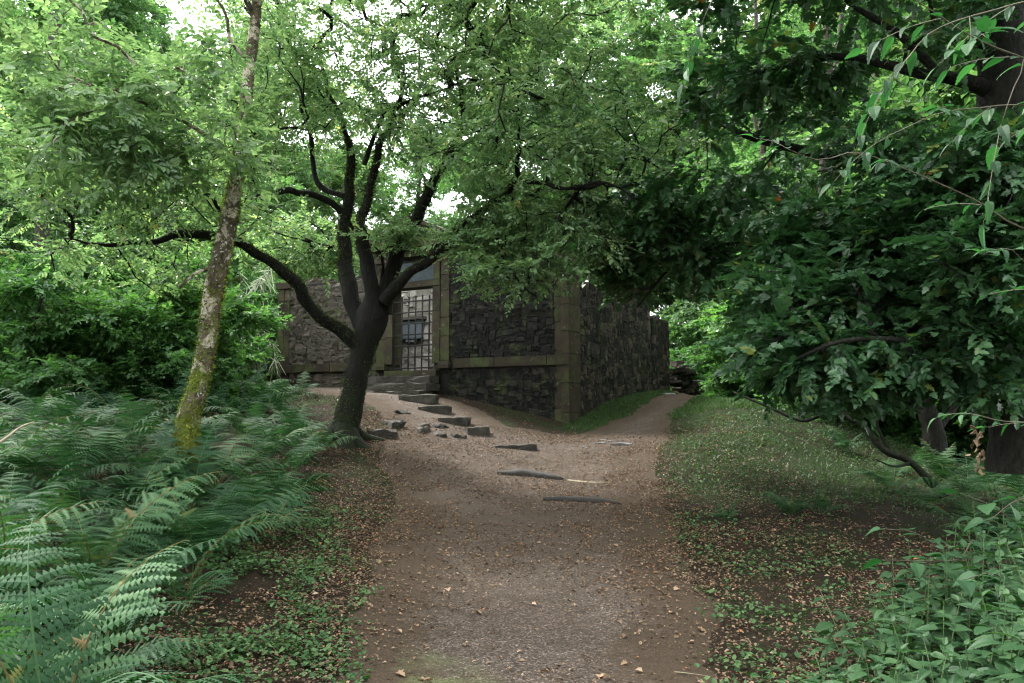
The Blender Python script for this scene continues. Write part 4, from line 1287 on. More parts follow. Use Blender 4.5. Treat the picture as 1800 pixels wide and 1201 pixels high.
# more trees of the wood, out of view, added to block low sky light
for k, (x_, y_, t_, s_) in enumerate([(-14, 2, 4, .8), (-9, -7, 1, 1.1), (9.5, 12, 0, 1.0), (11, 4, 4, .8), (8, -6, 1, 1.1), (10.5, 17, 5, .8), (0, -15, 4, .9), (-5, -11, 2, 1.2), (5, -12, 0, 1.1), (-11, -4, 2, 1.1), (10, -2, 2, 1.1)]):
    place('woodland_tree', TF[t_], x_, y_, s_, k * 1.3, 'unseen woodland tree added to block sky light', 'tree', 'unseen shade trees around the viewpoint')
def shrub(px, Y, k, s, label, group):
    x = (px - 900) / FPX * Y
    if in_enc(x, Y, 1.4 * s): return
    place('understorey_shrub', TS[k], x, Y, s, rf.uniform(0, 6.28), label, 'shrub', group)
for i in range(22):
    px = rf.uniform(-120, 470); Y = rf.uniform(13.5, 22)
    if px > 380 and Y < 21.5: Y = rf.uniform(21.5, 25)
    shrub(px, Y, i % 3, rf.uniform(.55, 1.45), ('leafy shrub at the far left of the thicket' if px < 60 else 'leafy shrub in the thicket left of the leaning trunk' if px < 330 else 'leafy shrub in the thicket right of the leaning trunk') + (', front row' if Y < 16.5 else ', back row'), 'shrubs behind the fern bed')
for i in range(36):
    px = rf.uniform(1240, 1950); Y = rf.uniform(16, 30) if px > 1330 else rf.uniform(25, 32)
    shrub(px, Y, i % 3, rf.uniform(.8, 1.4), ('leafy shrub at the bend of the right path' if px < 1420 else 'leafy shrub behind the drooping sycamore leaves' if px < 1640 else 'leafy shrub at the right edge of the wood') + (', nearer' if Y < 22 else ', farther'), 'shrubs right of the path')
for i in range(16):
    px = rf.uniform(380, 1260); Y = rf.uniform(30, 34)
    shrub(px, Y, i % 3, rf.uniform(1, 1.6), ('leafy shrub behind the left corner of the enclosure' if px < 640 else 'leafy shrub hidden behind the middle of the enclosure' if px < 960 else 'leafy shrub behind the right wall of the enclosure'), 'shrubs behind the enclosure')
shrub(55, 13.2, 0, .9, 'bright leafy shrub in front of the ivy-clad left trunk', None)
shrub(150, 13.8, 1, .85, 'low leafy shrub at the back edge of the fern bed', None)
shrub(1225, 25.5, 1, .8, 'bright green bush closing the far end of the right path', None)
shrub(1285, 21.5, 0, .7, 'bright low bush at the bend of the right path', None)

# ------------------------------------------------------------------ ferns
def frond_mesh(seed, L=.95, pairs=26, a0=18, a1=112, wid=.26, side=.12):
    r = np.random.default_rng(seed)
    n = 40
    t = np.linspace(0, 1, n)
    ang = np.radians(a0 + (a1 - a0) * t ** r.uniform(1.0, 1.4))
    yaw = side * r.normal(0, 1.2) * t
    dx = np.sin(ang) * np.cos(yaw); dy = np.sin(ang) * np.sin(yaw); dz = np.cos(ang)
    P = np.cumsum(np.stack([dx, dy, dz], 1) * (L / n), 0)
    T = norm(np.gradient(P, axis=0))
    s = Soup()
    V, F = tube(P[::3], np.linspace(.006, .0015, len(P[::3])), 4, cap=False)
    s.add(V, F, .95)
    for k in range(pairs):
        tt = .16 + .83 * (k / (pairs - 1)) ** .95
        i = min(n - 1, int(tt * n))
        prof = min(1.0, (tt - .05) / .25) * (1 - ((tt - .3) / .72) ** 2 if tt > .3 else 1)
        pl = wid * L / .95 * max(.06, prof) * r.uniform(.8, 1.08)
        tan = T[i]
        lat0 = norm(np.cross(tan, [0, 0, 1]) if abs(tan[2]) < .95 else np.array([-math.sin(yaw[i]), math.cos(yaw[i]), 0]))
        up = norm(np.cross(lat0, tan))
        for sg in (-1, 1):
            if r.uniform() < .05: continue
            d = norm(lat0 * sg + tan * r.uniform(.25, .62) + up * r.uniform(-.22, .12))
            cv = r.uniform(.05, .5)
            m = max(4, int(9 * prof + 3))
            q = np.linspace(0, 1, m + 1)
            drp = -cv * pl * q ** 2
            C = P[i] + d * (pl * q)[:, None] + np.array([0, 0, 1]) * drp[:, None]
            acr = norm(np.cross(up, d))
            hw = .125 * pl * (1 - q) ** .5 + .003
            # pinnules: saw-toothed blade on both sides of the pinna midrib
            base = C[:-1]; nxt = C[1:]
            mid = (base * .35 + nxt * .65)
            hwm = (hw[:-1] * .9)[:, None]
            t1 = mid + acr * hwm - up * hwm * .15
            t2 = mid - acr * hwm - up * hwm * .15
            V = np.vstack([C, t1, t2])
            ii = np.arange(m)
            F = np.vstack([np.stack([ii, ii + 1, m + 1 + ii], 1), np.stack([ii + 1, ii, 2 * m + 1 + ii], 1)])
            s.add(V, F, np.clip(.45 + r.normal(0, .12), 0, 1))
    V, F, Tn = s.get()
    return mesh_data('frond', V, F, M['fern'], Tn)

FR = [frond_mesh(100 + k, .95, 17 + (k * 5) % 9, a[0], a[1], a[2], .25) for k, a in enumerate([(12, 95, .27), (15, 105, .22), (22, 118, .3), (8, 80, .25), (28, 125, .24), (18, 110, .3), (10, 100, .2), (30, 112, .27), (5, 60, .25), (24, 128, .22), (35, 100, .3), (14, 75, .26), (40, 118, .24), (20, 90, .3)])]
rfern = np.random.default_rng(55)
def fern(x, y, s, n, label, group, tilt=.12):
    root = thing('fern', label, 'fern', (x, y, float(H(x, y)) - .03), rfern.uniform(0, 6.28), group)
    for k in range(n):
        a = 2 * math.pi * k / n + rfern.normal(0, .3)
        ob = link('frond', FR[int(rfern.integers(len(FR)))], root, (.03 * math.cos(a), .03 * math.sin(a), 0), (rfern.normal(0, .12), rfern.normal(0, tilt), a), s * rfern.uniform(.72, 1.15))
    return root

def edge_x(y):
    return np.interp(y, [3.4, 4.4, 5.2, 6.5, 8.5, 11, 12.5, 14.5], [-1.75, -1.85, -2.0, -2.15, -2.35, -2.75, -3.3, -4.2])
pts = []
tries = 0
while len(pts) < 190 and tries < 9000:
    tries += 1
    y = rfern.uniform(3.3, 16.5)
    x = rfern.uniform(-min(9.5, .75 * y + .8), -1.7)
    if x > edge_x(y) - .1: continue
    if math.hypot(x - lr[0], y - lr[1]) < .3 or math.hypot(x - oroot[0], y - oroot[1]) < .55: continue
    md = .5 if y < 9 else .66
    if all((x - a) ** 2 + (y - b) ** 2 > md * md for a, b in pts): pts.append((x, y))
def fern_words(x, y):
    px_ = 900 + FPX * x / y
    if y < 4.4: return ('fern at the very bottom left corner' if px_ < 150 else 'fern at the bottom edge nearest the leafy verge', 'ferns in the bottom left foreground')
    if y < 6.2:
        w = 'large pale fern at the left edge of the foreground' if px_ < 110 else 'large pale fern in the middle of the left foreground' if px_ < 290 else 'large pale fern arching over the leafy verge'
        return w, 'ferns in the bottom left foreground'
    if y < 8.2:
        w = 'fern at the left edge below the pale dead stick' if px_ < 90 else 'fern in front and left of the leaning mossy tree' if px_ < 290 else 'fern right in front of the leaning mossy tree' if px_ < 390 else 'fern between the leaning mossy tree and the path verge'
        return w, 'ferns around the leaning tree'
    if y < 10.2:
        w = 'fern far left behind the pale dead stick' if px_ < 150 else 'fern just left of the leaning mossy trunk' if px_ < 310 else 'fern just right of the leaning mossy trunk' if px_ < 450 else 'fern midway between the leaning and the forked trunk'
        return w, 'ferns around the leaning tree'
    if px_ > 420:
        return ('dark fern at the foot of the forked tree' if y < 13 else 'dark fern behind the forked tree, below the arching limb'), 'ferns below the forked tree'
    w = 'shaded fern at the left edge by the thicket' if px_ < 120 else 'shaded fern in the dark hollow left of the leaning trunk' if y < 13 else 'shaded fern at the back of the bed under the thicket'
    return w, 'ferns at the back of the bed'
for (x, y) in pts:
    lab, gr = fern_words(x, y)
    if y < 6.2: s_, n_ = rfern.uniform(.85, 1.25), int(rfern.integers(6, 10))
    elif y < 9.6: s_, n_ = rfern.uniform(.8, 1.2), int(rfern.integers(6, 9))
    elif x > -5: s_, n_ = rfern.uniform(.6, .9), 7
    else: s_, n_ = rfern.uniform(.75, 1.05), 7
    fern(x, y, s_, n_, lab, gr)
for (x_, y_) in [(-3.15, 11.6), (-2.95, 11.0), (-3.35, 12.4), (-3.3, 10.6), (-2.75, 11.55)]: fern(x_, y_, rfern.uniform(.55, .75), 8, 'dark fern on the bank below the forked tree', 'ferns below the forked tree')
for (px, py, Y, s_, lab) in [(1392, 905, 9.3, .5, 'low dark fern tuft left of the two on the leafy right slope'), (1440, 900, 9.4, .45, 'low dark fern tuft right of the two on the leafy right slope'), (1275, 905, 9.2, .3, 'small fern sprig at the right edge of the path')]:
    p = at(px, py, Y); fern(p[0], p[1], s_, 9, lab, None)
for (px, Y) in [(1650, 11.8), (1720, 11), (1600, 12.6), (1780, 10.2), (1690, 10.2), (1560, 11.2), (1830, 11.5), (1480, 13.6), (1740, 13), (1620, 9.8), (1735, 7.7), (1790, 7.5), (1830, 7.9), (1690, 8.2), (1760, 8.0)]:
    fern((px - 900) / FPX * Y, Y, rfern.uniform(.6, .85), 8, 'fern at the foot of the thick sycamore trunk' if Y < 9 else 'shaded fern beside the crooked leaning stem' if px < 1660 else 'shaded fern on the far slope under the sycamore', 'ferns under the sycamore')

# ------------------------------------------------------------------ nettles and hazel in the right foreground
def toothed_leaf(seed, wid=.56, teeth=8, fold=.10, curl=-.22, mat='nettle'):
    r = np.random.default_rng(seed)
    m = teeth
    t = np.linspace(0, 1, m + 1)
    prof = wid * .5 * np.sin(np.pi * t ** .62) ** .8 * (1 - .15 * t)
    prof[0] = .02; prof[-1] = 0
    cen = np.stack([t, .02 * np.sin(t * 3 + r.uniform(0, 6)), curl * t ** 2], 1)
    s = Soup()
    V = [cen]
    F = []
    n0 = m + 1
    for sg in (1, -1):
        e = np.stack([t, sg * prof, curl * t ** 2 + fold * prof * 2 + r.normal(0, .008, m + 1)], 1)
        tip = np.stack([t[:-1] * .3 + t[1:] * .7 + .02, sg * (prof[:-1] * .4 + prof[1:] * .6 + .03), (curl * t ** 2)[1:] + fold * prof[1:] * 2 - .01], 1)
        V += [e, tip]
        be = n0; bt = n0 + m + 1
        i = np.arange(m)
        q = np.stack([i, i + 1, be + i + 1, be + i], 1); tr = np.stack([be + i, be + i + 1, bt + i], 1)
        if sg > 0: pass
        else: q = q[:, ::-1]; tr = tr[:, ::-1]
        F += [q, tr]
        n0 += 2 * m + 1
    V = np.vstack(V)
    s.add(V, [F[0], F[1], F[2], F[3]], .5)
    pet, pf = tube(np.array([(-.22, 0, .05), (-.1, 0, .02), (.02, 0, 0)]), .012, 3, cap=False)
    s.add(pet, pf, .9)
    V, F, T = s.get()
    V = V + [.22, 0, 0]
    return mesh_data('leaf', V, F, M[mat], T)
NL = [toothed_leaf(k, w, 8, f, c) for k, (w, f, c) in enumerate([(.56, .12, -.25), (.5, .18, -.35), (.6, .06, -.12), (.54, .1, -.45), (.5, .15, -.05)])]
M['hazel'] = leaf_mat('hazel', [(0, (.014, .046, .018)), (.5, (.028, .08, .033)), (1, (.06, .14, .055))], .55, .4, .2, (.8, 1.4, .6), objvar=.35)
HL = [toothed_leaf(20 + k, w, 9, f, c, 'hazel') for k, (w, f, c) in enumerate([(.86, .08, -.25), (.8, .12, -.4), (.92, .05, -.15)])]
EL = [toothed_leaf(40 + k, w, 8, f, c, 'hazel') for k, (w, f, c) in enumerate([(.42, .12, -.3), (.5, .1, -.2), (.38, .2, -.5)])]
rn = np.random.default_rng(66)
def leaf_ob(meshes, root, pos, d, s, roll=0.0, zup=(0, 0, 1)):
    R = rot_to(np.array([d], float), np.array([zup], float) + rn.normal(0, .22, (1, 3)))[0]
    ob = link('leaf', meshes[int(rn.integers(len(meshes)))], root)
    ob.matrix_local = Matrix.Translation(pos) @ Matrix(R.tolist()).to_4x4() @ Matrix.Scale(s, 4)
    return ob
def nettle(x, y, h, label, group):
    root = thing('nettle', label, 'nettle', (x, y, float(H(x, y)) - .02), 0, group)
    lx, ly = rn.normal(0, .09, 2)
    t = np.linspace(0, 1, 9)
    P = np.stack([lx * t ** 1.5, ly * t ** 1.5, h * t], 1)
    V, F = tube(P, np.linspace(.0045, .002, 9), 5)
    mesh('stem', V, F, M['stem_green'], root)
    nodes = int(h / .075)
    a = rn.uniform(0, 6.28)
    for k in range(nodes):
        tt = .25 + .75 * (k + 1) / nodes
        p = np.array([np.interp(tt, t, P[:, c]) for c in range(3)])
        s_ = np.interp(tt, [.2, .55, .85, 1.0], [.105, .135, .095, .04]) * rn.uniform(.85, 1.15)
        a += math.pi / 2 + rn.normal(0, .15)
        for q in (0, math.pi):
            el = np.interp(tt, [.2, .8, 1], [-.25, .05, .6]) + rn.normal(0, .15)
            leaf_ob(NL, root, p, (math.cos(a + q), math.sin(a + q), el), s_)
    return root
npts = []
tries = 0
while len(npts) < 118 and tries < 6000:
    tries += 1
    y = rn.uniform(3.0, 5.7); x = rn.uniform(1.3, .66 * y + .35)
    px = 900 + FPX * x / y
    lim = np.interp(y, [3.0, 3.8, 4.6, 5.2, 5.7], [1390, 1390, 1430, 1500, 1600])
    if px < lim + rn.uniform(0, 60): continue
    if all((x - a) ** 2 + (y - b) ** 2 > .125 ** 2 for a, b in npts): npts.append((x, y))
for (x, y) in npts:
    px = 900 + FPX * x / y
    hh = np.interp(px, [1400, 1520, 1700, 1850], [.25, .5, .8, 1.0]) * rn.uniform(.8, 1.12)
    col_ = 'nearest the path' if px < 1520 else 'in the middle of the nettle bed' if px < 1680 else 'at the right edge of the picture'
    row_ = 'short front-row nettle' if y < 3.7 else 'nettle in the second row' if y < 4.4 else 'taller nettle in the third row' if y < 5.0 else 'nettle at the back of the bed'
    lab, gr = f'{row_}, {col_}', 'nettles in the bottom right'
    nettle(x, y, hh, lab, gr)

def hazel(label, base, stems, nl, size):
    """arching stems with leaf parts; stems are world polylines"""
    root = thing('hazel_shoot', label, 'shoot', tuple(base))
    b = np.array(base)
    for pts_ in stems:
        P = catmull(np.array(pts_) - b, 26)
        V, F = tube(P, np.linspace(.008, .0022, 26), 6, .1, 8)
        mesh('stem', V, F, M['twig'], root, smooth=True)
        T = norm(np.gradient(P, axis=0))
        for k in range(nl):
            i = int(np.interp(k, [0, nl - 1], [9, 25]))
            sd = 1 if k % 2 else -1
            lat = norm(np.cross(T[i], [0, 0, 1])) * sd
            d = norm(T[i] * .55 + lat * .8 + [0, 0, rn.normal(-.15, .2)])
            leaf_ob(HL, root, P[i], d, size * rn.uniform(.75, 1.2))
    return root
def gp(x, y, dz=0): return np.array([x, y, float(H(x, y)) + dz])
hazel('hazel shoot with large wrinkled leaves leaning over the right slope', gp(3.0, 4.9), [[gp(3.0, 4.9), at(1680, 1000, 4.7), at(1615, 940, 4.6), at(1555, 930, 4.5)], [gp(3.0, 4.9), at(1720, 960, 4.8), at(1680, 985, 4.6), at(1560, 985, 4.4)]], 8, .12)
hazel('hazel shoot at the right edge above the nettles', gp(3.5, 4.9), [[gp(3.5, 4.9), at(1830, 980, 4.9), at(1760, 900, 4.9), at(1695, 870, 4.9)], [gp(3.5, 4.9), at(1840, 900, 4.8), at(1790, 880, 4.6), at(1740, 915, 4.5)]], 8, .115)
hazel('hazel shoot low among the nettles at the right edge', gp(2.9, 4.1), [[gp(2.9, 4.1), at(1790, 1060, 4.1), at(1750, 1010, 4.0), at(1690, 1020, 3.9)]], 7, .12)

# overhanging elm boughs from a young tree just right of the frame
elm = thing('young_elm', 'young elm reaching in from the right with pale arching shoots and big leaves', 'tree', (3.35, 3.9, float(H(3.35, 3.9))))
eb = np.array(elm.location)
def E(pts_): return np.array([at(a, b, c) for a, b, c in pts_]) - eb
st = catmull(np.array([(0, 0, -.05), (.02, .02, 1.0), (-.05, .05, 2.0), (-.02, -.02, 3.2), (-.15, 0, 4.6)]), 30)
V, F = tube(st, np.linspace(.05, .02, 30), 10, .1, 5); mesh('trunk', V, F, M['bark_mid'], elm, smooth=True)
EBS = [([st[14] + eb - eb, *E([(1960, 440, 3.6), (1800, 402, 3.5), (1720, 355, 3.45), (1640, 318, 3.4), (1560, 285, 3.35), (1500, 268, 3.3), (1440, 282, 3.3), (1385, 262, 3.25)])], .009, 22, .9),
       ([st[20], *E([(1900, 130, 3.3), (1780, 95, 3.1), (1700, 60, 3.0), (1640, 20, 2.95), (1560, -30, 2.9)])], .011, 40, 1.2),
       ([st[18], *E([(1920, 200, 3.5), (1800, 185, 3.3), (1720, 190, 3.2), (1650, 200, 3.15), (1560, 240, 3.1)])], .008, 30, 1.0),
       ([st[22], *E([(1860, 0, 3.2), (1740, 20, 3.0), (1640, 55, 2.95), (1590, 110, 2.9), (1560, 140, 2.9)])], .009, 38, 1.2),
       ([st[24], *E([(1700, -160, 3.2), (1500, -160, 3.0), (1350, -100, 2.95), (1270, -30, 2.9), (1232, 45, 2.9)])], .006, 12, .9),
       ([st[12], *E([(1900, 560, 3.9), (1820, 480, 3.8), (1780, 440, 3.7)])], .006, 14, .9),
       ([st[9], *E([(1900, 760, 3.9), (1830, 745, 3.7), (1760, 740, 3.6), (1720, 730, 3.6)])], .006, 10, .9),
       ([st[19], *E([(1850, 90, 2.7), (1790, 140, 2.6), (1760, 220, 2.6)])], .007, 18, 1.0)]
nleaf = 0
for pts_, r_, nl, sc_ in EBS:
    P = catmull(np.array(pts_), 34)
    V, F = tube(P, np.linspace(r_ * .8, .0015, 34), 6, .08, 9)
    sh_ = mesh('shoot', V, F, M['twig_elm'], elm, smooth=True)
    T = norm(np.gradient(P, axis=0))
    ntw = max(2, nl // 6)
    for k in range(ntw + 1):
        i = 33 if k == ntw else int(np.interp(k, [0, ntw], [12, 33])); sd = 1 if k % 2 else -1
        lat = norm(np.cross(T[i], [0, 0, 1])) * sd
        d = norm(T[i] * (1.2 if k == ntw else .7) + lat * rn.uniform(.4, .8) * (k < ntw) + [0, 0, rn.normal(-.1, .2)])
        L = rn.uniform(.16, .3)
        q = np.linspace(0, 1, 6)[:, None]
        tw = P[i] + d * L * q + np.array([0, 0, -.25 * L]) * q ** 2
        V, F = tube(tw, np.linspace(.002, .001, 6), 3, cap=False); mesh('twig', V, F, M['twig_elm'], sh_)
        for m in range(6):
            s2 = 1 if m % 2 else -1
            j = min(5, m)
            dd = norm(d * .6 + norm(np.cross(d, [0, 0, 1])) * s2 * (.75 if m < 5 else .1) + [0, 0, rn.normal(-.3, .25)])
            leaf_ob(EL, elm, tw[j], dd, .08 * sc_ * rn.uniform(.7, 1.2)); nleaf += 1
# a hanging bunch of withered leaves
wl = Soup()
for k in range(26):
    t_ = rn.uniform(0, 1)
    p = at(1722 + rn.normal(0, 9), 745 + 80 * t_, 3.62 + rn.normal(0, .02))
    lv, lf = leaf_oval(.4, .25, -.4)
    R = rot_to(rn.normal(0, 1, (1, 3)) + [[0, 0, -1.4]], rn.normal(0, 1, (1, 3)))[0]
    wl.add(lv @ R.T * rn.uniform(.02, .04) + p - eb, lf, rn.uniform(0, 1))
tag(wl.build('withered_leaves', M['dead_leaf'], elm), kind='stuff')

# ------------------------------------------------------------------ other stems on the right
def bare(name, label, pts_, mat='bark_syc', extra=()):
    root = thing(name, label, 'tree', tuple(at(*pts_[0][:3]) * [1, 1, 0]))
    b = np.array(root.location)
    for nm, q in (('trunk', pts_),) + tuple(('limb', e) for e in extra):
        A = limb_pts(q); V, F = tube(A[:, :3] - b, A[:, 3], 12, .14, 4, len(q)); mesh(nm, V, F, M[mat], root, smooth=True)
    return root
bare('leaning_tree', 'bare dark stem leaning left over the right slope, low branch trailing', [(1690, 905, 10.3, 20), (1645, 858, 10.5, 15), (1600, 812, 10.7, 12), (1555, 792, 10.9, 12), (1520, 752, 11.1, 10), (1485, 730, 11.3, 10), (1470, 690, 11.5, 8), (1480, 600, 11.7, 5)], 'bark_dark', extra=[[(1490, 735, 11.3, 9), (1450, 728, 11.4, 7), (1410, 740, 11.6, 6), (1350, 715, 12, 5), (1290, 690, 12.4, 3)], [(1560, 790, 10.9, 8), (1540, 740, 11, 6), (1560, 690, 11, 4)], [(1600, 815, 10.7, 7), (1570, 820, 10.5, 4), (1540, 808, 10.4, 2)]])
bare('slim_tree', 'slim dark trunk rising from the slope behind the sycamore leaves', [(1648, 800, 14, 44), (1636, 740, 14, 34), (1622, 690, 14, 28), (1612, 620, 14, 26), (1610, 530, 14, 24), (1618, 420, 14, 22), (1640, 200, 14, 16)], extra=[[(1640, 760, 14, 22), (1680, 710, 14.2, 15), (1720, 660, 14.5, 9)]])
for k, (px, Y, w, ln, lab) in enumerate([(1440, 20, 16, 20, 'thin background trunk left of the three behind the sycamore limb'), (1472, 21, 20, -10, 'thicker background trunk middle of the three behind the sycamore limb'), (1520, 19, 17, 14, 'forked background trunk right of the three behind the sycamore limb'), (1345, 23, 13, -8, 'thin background trunk above the bend of the right path')]):
    bare('slim_tree', lab, [(px + ln, 730, Y, w * 1.3), (px, 500, Y, w), (px + ln * .5, 260, Y, w * .85), (px + ln * 1.6, 100, Y, w * .6), (px + ln * 2.5, -60, Y, w * .4)], 'bark_mid', extra=[[(px + ln * .5, 265, Y, w * .6), (px - 20, 200, Y, w * .4), (px - 25, 110, Y, w * .25)]])
bare('left_tree', 'dark ivy-clad trunk at the top left behind the bright leaves', [(70, 760, 15, 30), (75, 500, 15, 24), (72, 320, 15, 24), (70, 240, 15, 22), (92, 120, 15, 22), (100, -60, 15, 18)], 'bark_mid', extra=[[(72, 290, 15, 26), (60, 305, 14.3, 24), (20, 318, 13.5, 22), (-60, 316, 13, 20)], [(75, 250, 15, 14), (95, 230, 14.6, 11), (130, 240, 14.2, 9), (170, 275, 13.9, 6)]])

# ------------------------------------------------------------------ lichen-hung dead bush left of the enclosure
lch = thing('lichen_bush', 'dead bush hung with pale grey-green lichen at the left corner of the enclosure', 'bush', tuple(at(440, 690, 18.6) * [1, 1, 0]))
lbq = np.array(lch.location)
lsoup = Soup(); rk = np.random.default_rng(91)
def lpath(pts_): return catmull(np.array([at(a, b, c) for a, b, c in pts_]) - lbq, 20)
LB = [[(448, 690, 18.6), (444, 640, 18.6), (432, 590, 18.5), (425, 540, 18.5), (422, 480, 18.5)], [(430, 580, 18.5), (410, 585, 18.3), (395, 605, 18.2)], [(428, 565, 18.5), (450, 572, 18.4), (475, 600, 18.3), (484, 640, 18.2)], [(425, 545, 18.5), (445, 560, 18.3), (455, 600, 18.2), (450, 650, 18.1)], [(424, 520, 18.5), (450, 500, 18.4), (470, 480, 18.4), (478, 460, 18.4)], [(426, 555, 18.5), (400, 560, 18.3), (393, 580, 18.3)], [(430, 575, 18.5), (440, 600, 18.3), (432, 640, 18.2)]]
for k, q in enumerate(LB):
    P = lpath(q)
    V, F = tube(P, np.linspace(.035 if k == 0 else .016, .006, 20), 6, .2, 6)
    mesh('trunk' if k == 0 else 'limb', V, F, M['twig'], lch, smooth=True)
    for m in range(60 if k else 25):
        i = int(rk.integers(4, 20)); p = P[i] + rk.normal(0, .03, 3)
        L = rk.uniform(.1, .5)
        sw = rk.normal(0, .12, 3)
        Q = np.array([p, p + sw * .5 + [0, 0, -L * .35], p + sw + [0, 0, -L * .75], p + sw * 1.3 + [0, 0, -L]])
        V, F = tube(Q, np.array([.011, .013, .010, .003]), 3, cap=False)
        lsoup.add(V, F, rk.uniform(0, 1))
tag(lsoup.build('lichen', M['lichen'], lch), kind='stuff')

# ------------------------------------------------------------------ ground cover
def scatter(n, x0, x1, y0, y1, r, dens):
    x = r.uniform(x0, x1, n); y = r.uniform(y0, y1, n)
    k = r.uniform(0, 1, n) < dens(x, y)
    k &= ~in_enc(x, y, .05)
    return x[k], y[k]
def flat_leaves(x, y, z, size, r, leaf, tilt=.35, lift=.0, tint=None):
    n = len(x)
    lv, lf = leaf
    th = r.uniform(0, 2 * math.pi, n)
    X = np.stack([np.cos(th), np.sin(th), r.normal(0, tilt, n)], 1)
    Z = np.stack([r.normal(0, tilt, n), r.normal(0, tilt, n), np.ones(n)], 1)
    R = rot_to(X, Z)
    V = np.einsum('nij,kj->nki', R, lv) * size[:, None, None] + np.stack([x, y, z], 1)[:, None, :]
    F = lf[None] + (np.arange(n) * len(lv))[:, None, None]
    T = np.repeat(r.uniform(0, 1, n) if tint is None else tint, len(lv))
    return V.reshape(-1, 3), F.reshape(-1, lf.shape[1]), T
rc = np.random.default_rng(12)
# fallen leaves
def dl(x, y):
    pd_ = PD(x, y)
    band = np.interp(y, [3, 5, 6.5, 8, 12, 14, 17, 24], [.10, .16, .4, .9, .8, .6, .35, .3])
    nz = np.clip(.5 + .5 * vn2(x, y, 1.7, 31) + .35 * vn2(x, y, 5.0, 32), .05, 1)
    side = np.clip(np.abs(pd_ + .5) / 1.2, .35, 1)
    edge_ = 1 + .8 * np.exp(-(pd_ / .3) ** 2)
    nz = np.clip(nz * edge_, 0, 1) * np.where((x > 2.4) & (y > 9), .5, 1)
    return np.where(pd_ < 0, band * nz * np.where(y < 7.5, np.clip(1.2 + pd_ * .5, .3, 1), 1), .95 * np.where(x < 0, np.clip(nz * 1.5, 0, 1), nz) * np.clip(1.25 - pd_ * .18, .15, 1))
xa, ya = scatter(150000, -3.2, 4.2, 4, 15, rc, dl)
xb, yb_ = scatter(50000, -6, 8, 3, 24, rc, dl)
x = np.concatenate([xa, xb]); y = np.concatenate([ya, yb_])
sz = rc.uniform(.016, .04, len(x)) * rc.choice([.7, 1, 1.35], len(x), p=[.45, .45, .1])
V, F, T = flat_leaves(x, y, H(x, y) + .022 + rc.uniform(0, .012, len(x)), sz, rc, leaf_dia(.6, .18), .28)
o = mesh('leaf_litter', V, F, M['litter'], None, np.clip(.22 + T * .68 + .12 * rc.normal(0, 1, len(T) // 4).repeat(4), 0, 1))
tag(o, 'small brown fallen leaves strewn over the path and slopes', 'leaf litter', kind='stuff')
LF = []
for k in range(5):
    lv, lf = leaf_maple(.2, -.2) if k % 2 else leaf_oval(.6, .22, -.15)
    LF.append(mesh_data('fallen_leaf', lv, lf, M['litter'], np.full(len(lv), [.62, .8, .9, .97, .72][k])))
k = 0
while k < 60:
    y_ = rc.uniform(4.3, 9.5); x_ = rc.uniform(-1.6, 2.3)
    if PD(np.array([x_]), np.array([y_]))[0] > -.05: continue
    ob = link('fallen_leaf', LF[k % 5], None, (x_, y_, float(H(x_, y_)) + .027), (rc.normal(0, .2), rc.normal(0, .2), rc.uniform(0, 6.28)), rc.uniform(.04, .07))
    tag(ob, 'large curled brown fallen leaf lying on the gravel of the path', 'leaf', 'large fallen leaves on the path'); k += 1

# low leafy ground cover beside the path
def dc(x, y):
    pd_ = PD(x, y)
    nz = vn2(x, y, 1.2, 41) * .6 + vn2(x, y, 3.5, 42) * .5
    left = (x < 0) & (y < 12)
    m = np.where(left, np.interp(pd_, [-.25, .05, .5], [0, .55, 1]) * np.interp(y, [3, 7, 9, 12], [1, .9, .5, .4]), np.interp(pd_, [-.2, .1, .6], [0, .5, .55]) * np.interp(y, [3, 6, 8, 14], [1, .6, .25, .3]))
    return np.clip(m * (.5 + 1.7 * nz), 0, 1)
xa, ya = scatter(75000, -3.6, 3.2, 3, 9.5, rc, dc)
xb, yb_ = scatter(45000, -4.5, 4.5, 3, 15, rc, dc)
x = np.concatenate([xa, xb]); y = np.concatenate([ya, yb_])
z = H(x, y) + .02 + np.abs(rc.normal(0, .035, len(x))) * (1 + vn2(x, y, 2.2, 43))
V, F, T = flat_leaves(x, y, z, rc.uniform(.022, .05, len(x)), rc, leaf_oval(.7, .1, -.1), .4)
tag(mesh('ground_cover', V, F, M['cover'], None, T), 'low leafy ground cover along the edges of the path', 'ground cover', kind='stuff')

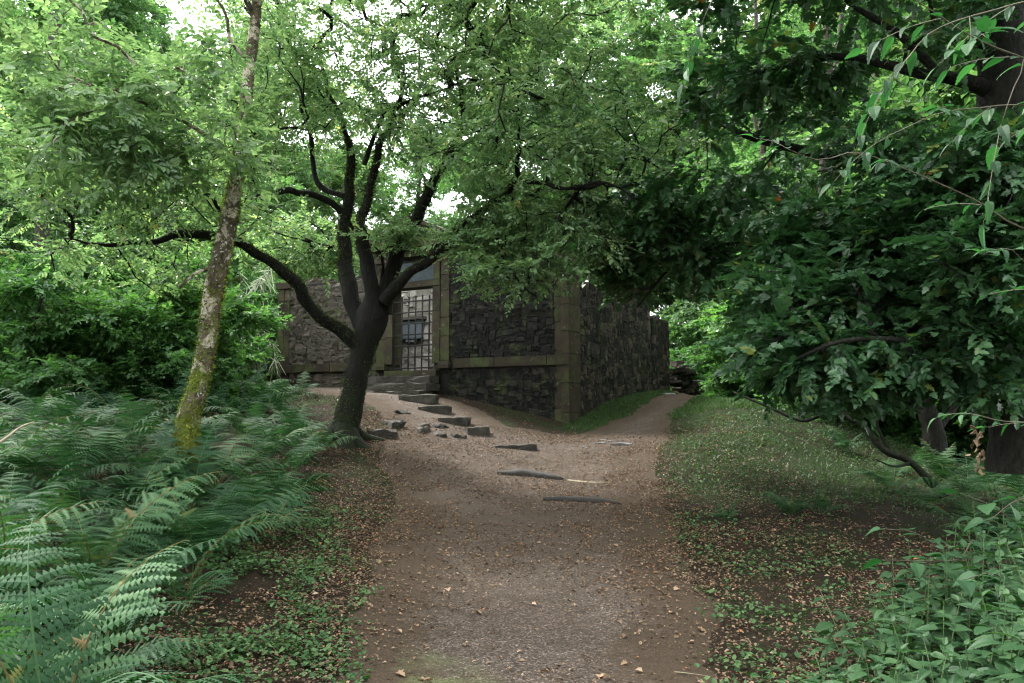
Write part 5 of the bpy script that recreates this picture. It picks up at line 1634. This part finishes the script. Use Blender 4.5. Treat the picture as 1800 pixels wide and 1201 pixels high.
# grass and moss banks
def blades(x, y, h, w, r, lean_=.45):
    n = len(x)
    b = np.stack([x, y, H(x, y) - .005], 1)
    th = r.uniform(0, 2 * math.pi, n)
    q = np.stack([np.cos(th), np.sin(th), np.zeros(n)], 1) * (w * .5)[:, None]
    tip = b + np.stack([r.normal(0, lean_, n) * h, r.normal(0, lean_, n) * h, h], 1)
    V = np.stack([b - q, b + q, tip], 1).reshape(-1, 3)
    return V, np.arange(3 * n).reshape(-1, 3), np.repeat(r.uniform(0, 1, n), 3)
def dg(x, y):
    pd_ = PD(x, y)
    u, v = enc_local(x, y)
    wallb = (u > ENC_W) & (u < ENC_W + 1.6) & (v > -.3) & (v < 6.5) & (pd_ > -.1)
    crest = (x > 2.0) & (x < 9) & (y > 8.5) & (y < 24) & (pd_ > 0)
    leftb = (x < -3.2) & (x > -9) & (y > 15) & (y < 22) & (pd_ > 0)
    nz = .6 + .6 * vn2(x, y, 1.3, 51)
    return np.where(wallb, 1.0, np.where(crest, np.interp(pd_, [0, .4, 2.5, 4], [.6, 1, .9, .5]) * np.clip(nz + np.interp(y, [8.5, 10.5, 12.5], [-.8, -.25, .1]) + .35 * vn2(x, y, .6, 52), 0, 1), np.where(leftb, .8 * nz, .05 * nz * (pd_ > .1))))
x, y = scatter(190000, -9, 9, 4, 24, rc, dg)
V, F, T = blades(x, y, rc.uniform(.02, .06, len(x)), rc.uniform(.012, .026, len(x)), rc, .8)
x, y = scatter(60000, 1, 6, 15.5, 23, rc, lambda x, y: np.where((PD(x, y) > -.12) & (enc_local(x, y)[0] > ENC_W), 1.0, 0))
V2, F2, T2 = blades(x, y, rc.uniform(.03, .08, len(x)), rc.uniform(.01, .02, len(x)), rc)
F2 = F2 + len(V); V = np.vstack([V, V2]); F = np.vstack([F, F2]); T = np.concatenate([T, np.clip(T2 * .6 + .35, 0, 1)])
tag(mesh('grass', V, F, M['grass'], None, T), 'short mossy grass on the banks beside the enclosure and the right path', 'grass', kind='stuff')
x, y = scatter(28000, 2.2, 9, 8, 22, rc, lambda x, y: np.where(PD(x, y) > .2, np.clip(.35 + .6 * vn2(x, y, .9, 61), 0, 1) * np.interp(y, [8, 11.5], [0, 1]), 0))
V, F, T = flat_leaves(x, y, H(x, y) + .03 + rc.uniform(0, .05, len(x)), rc.uniform(.025, .05, len(x)), rc, leaf_oval(.6, .1, -.1), .4)
tag(mesh('ground_cover', V, F, M['cover'], None, T * .8), 'low green leaves on the slope right of the path', 'ground cover', kind='stuff')

# dry sticks
for (pts_, r_, lab) in [([(-40, 800, 5.2), (0, 778, 5.2), (35, 752, 5.3), (60, 742, 5.3)], .012, 'pale dead stick poking up from the ferns at the left edge'), ([(1200, 1182, 4.55), (1225, 1186, 4.5), (1250, 1190, 4.5)], .006, 'thin twig lying on the path in the right foreground'), ([(1185, 1130, 4.9), (1215, 1140, 4.85), (1240, 1150, 4.8)], .004, 'pale bent twig at the right edge of the gravel')]:
    P = np.array([at(*q) for q in pts_])
    if 'lying' in lab or 'bent' in lab: P[:, 2] = H(P[:, 0], P[:, 1]) + .03
    V, F = tube(catmull(P, 14), np.linspace(r_, r_ * .4, 14), 6, .15, 9)
    tag(mesh('stick', V, F, M['twig_pale'], None, smooth=True), lab, 'stick')
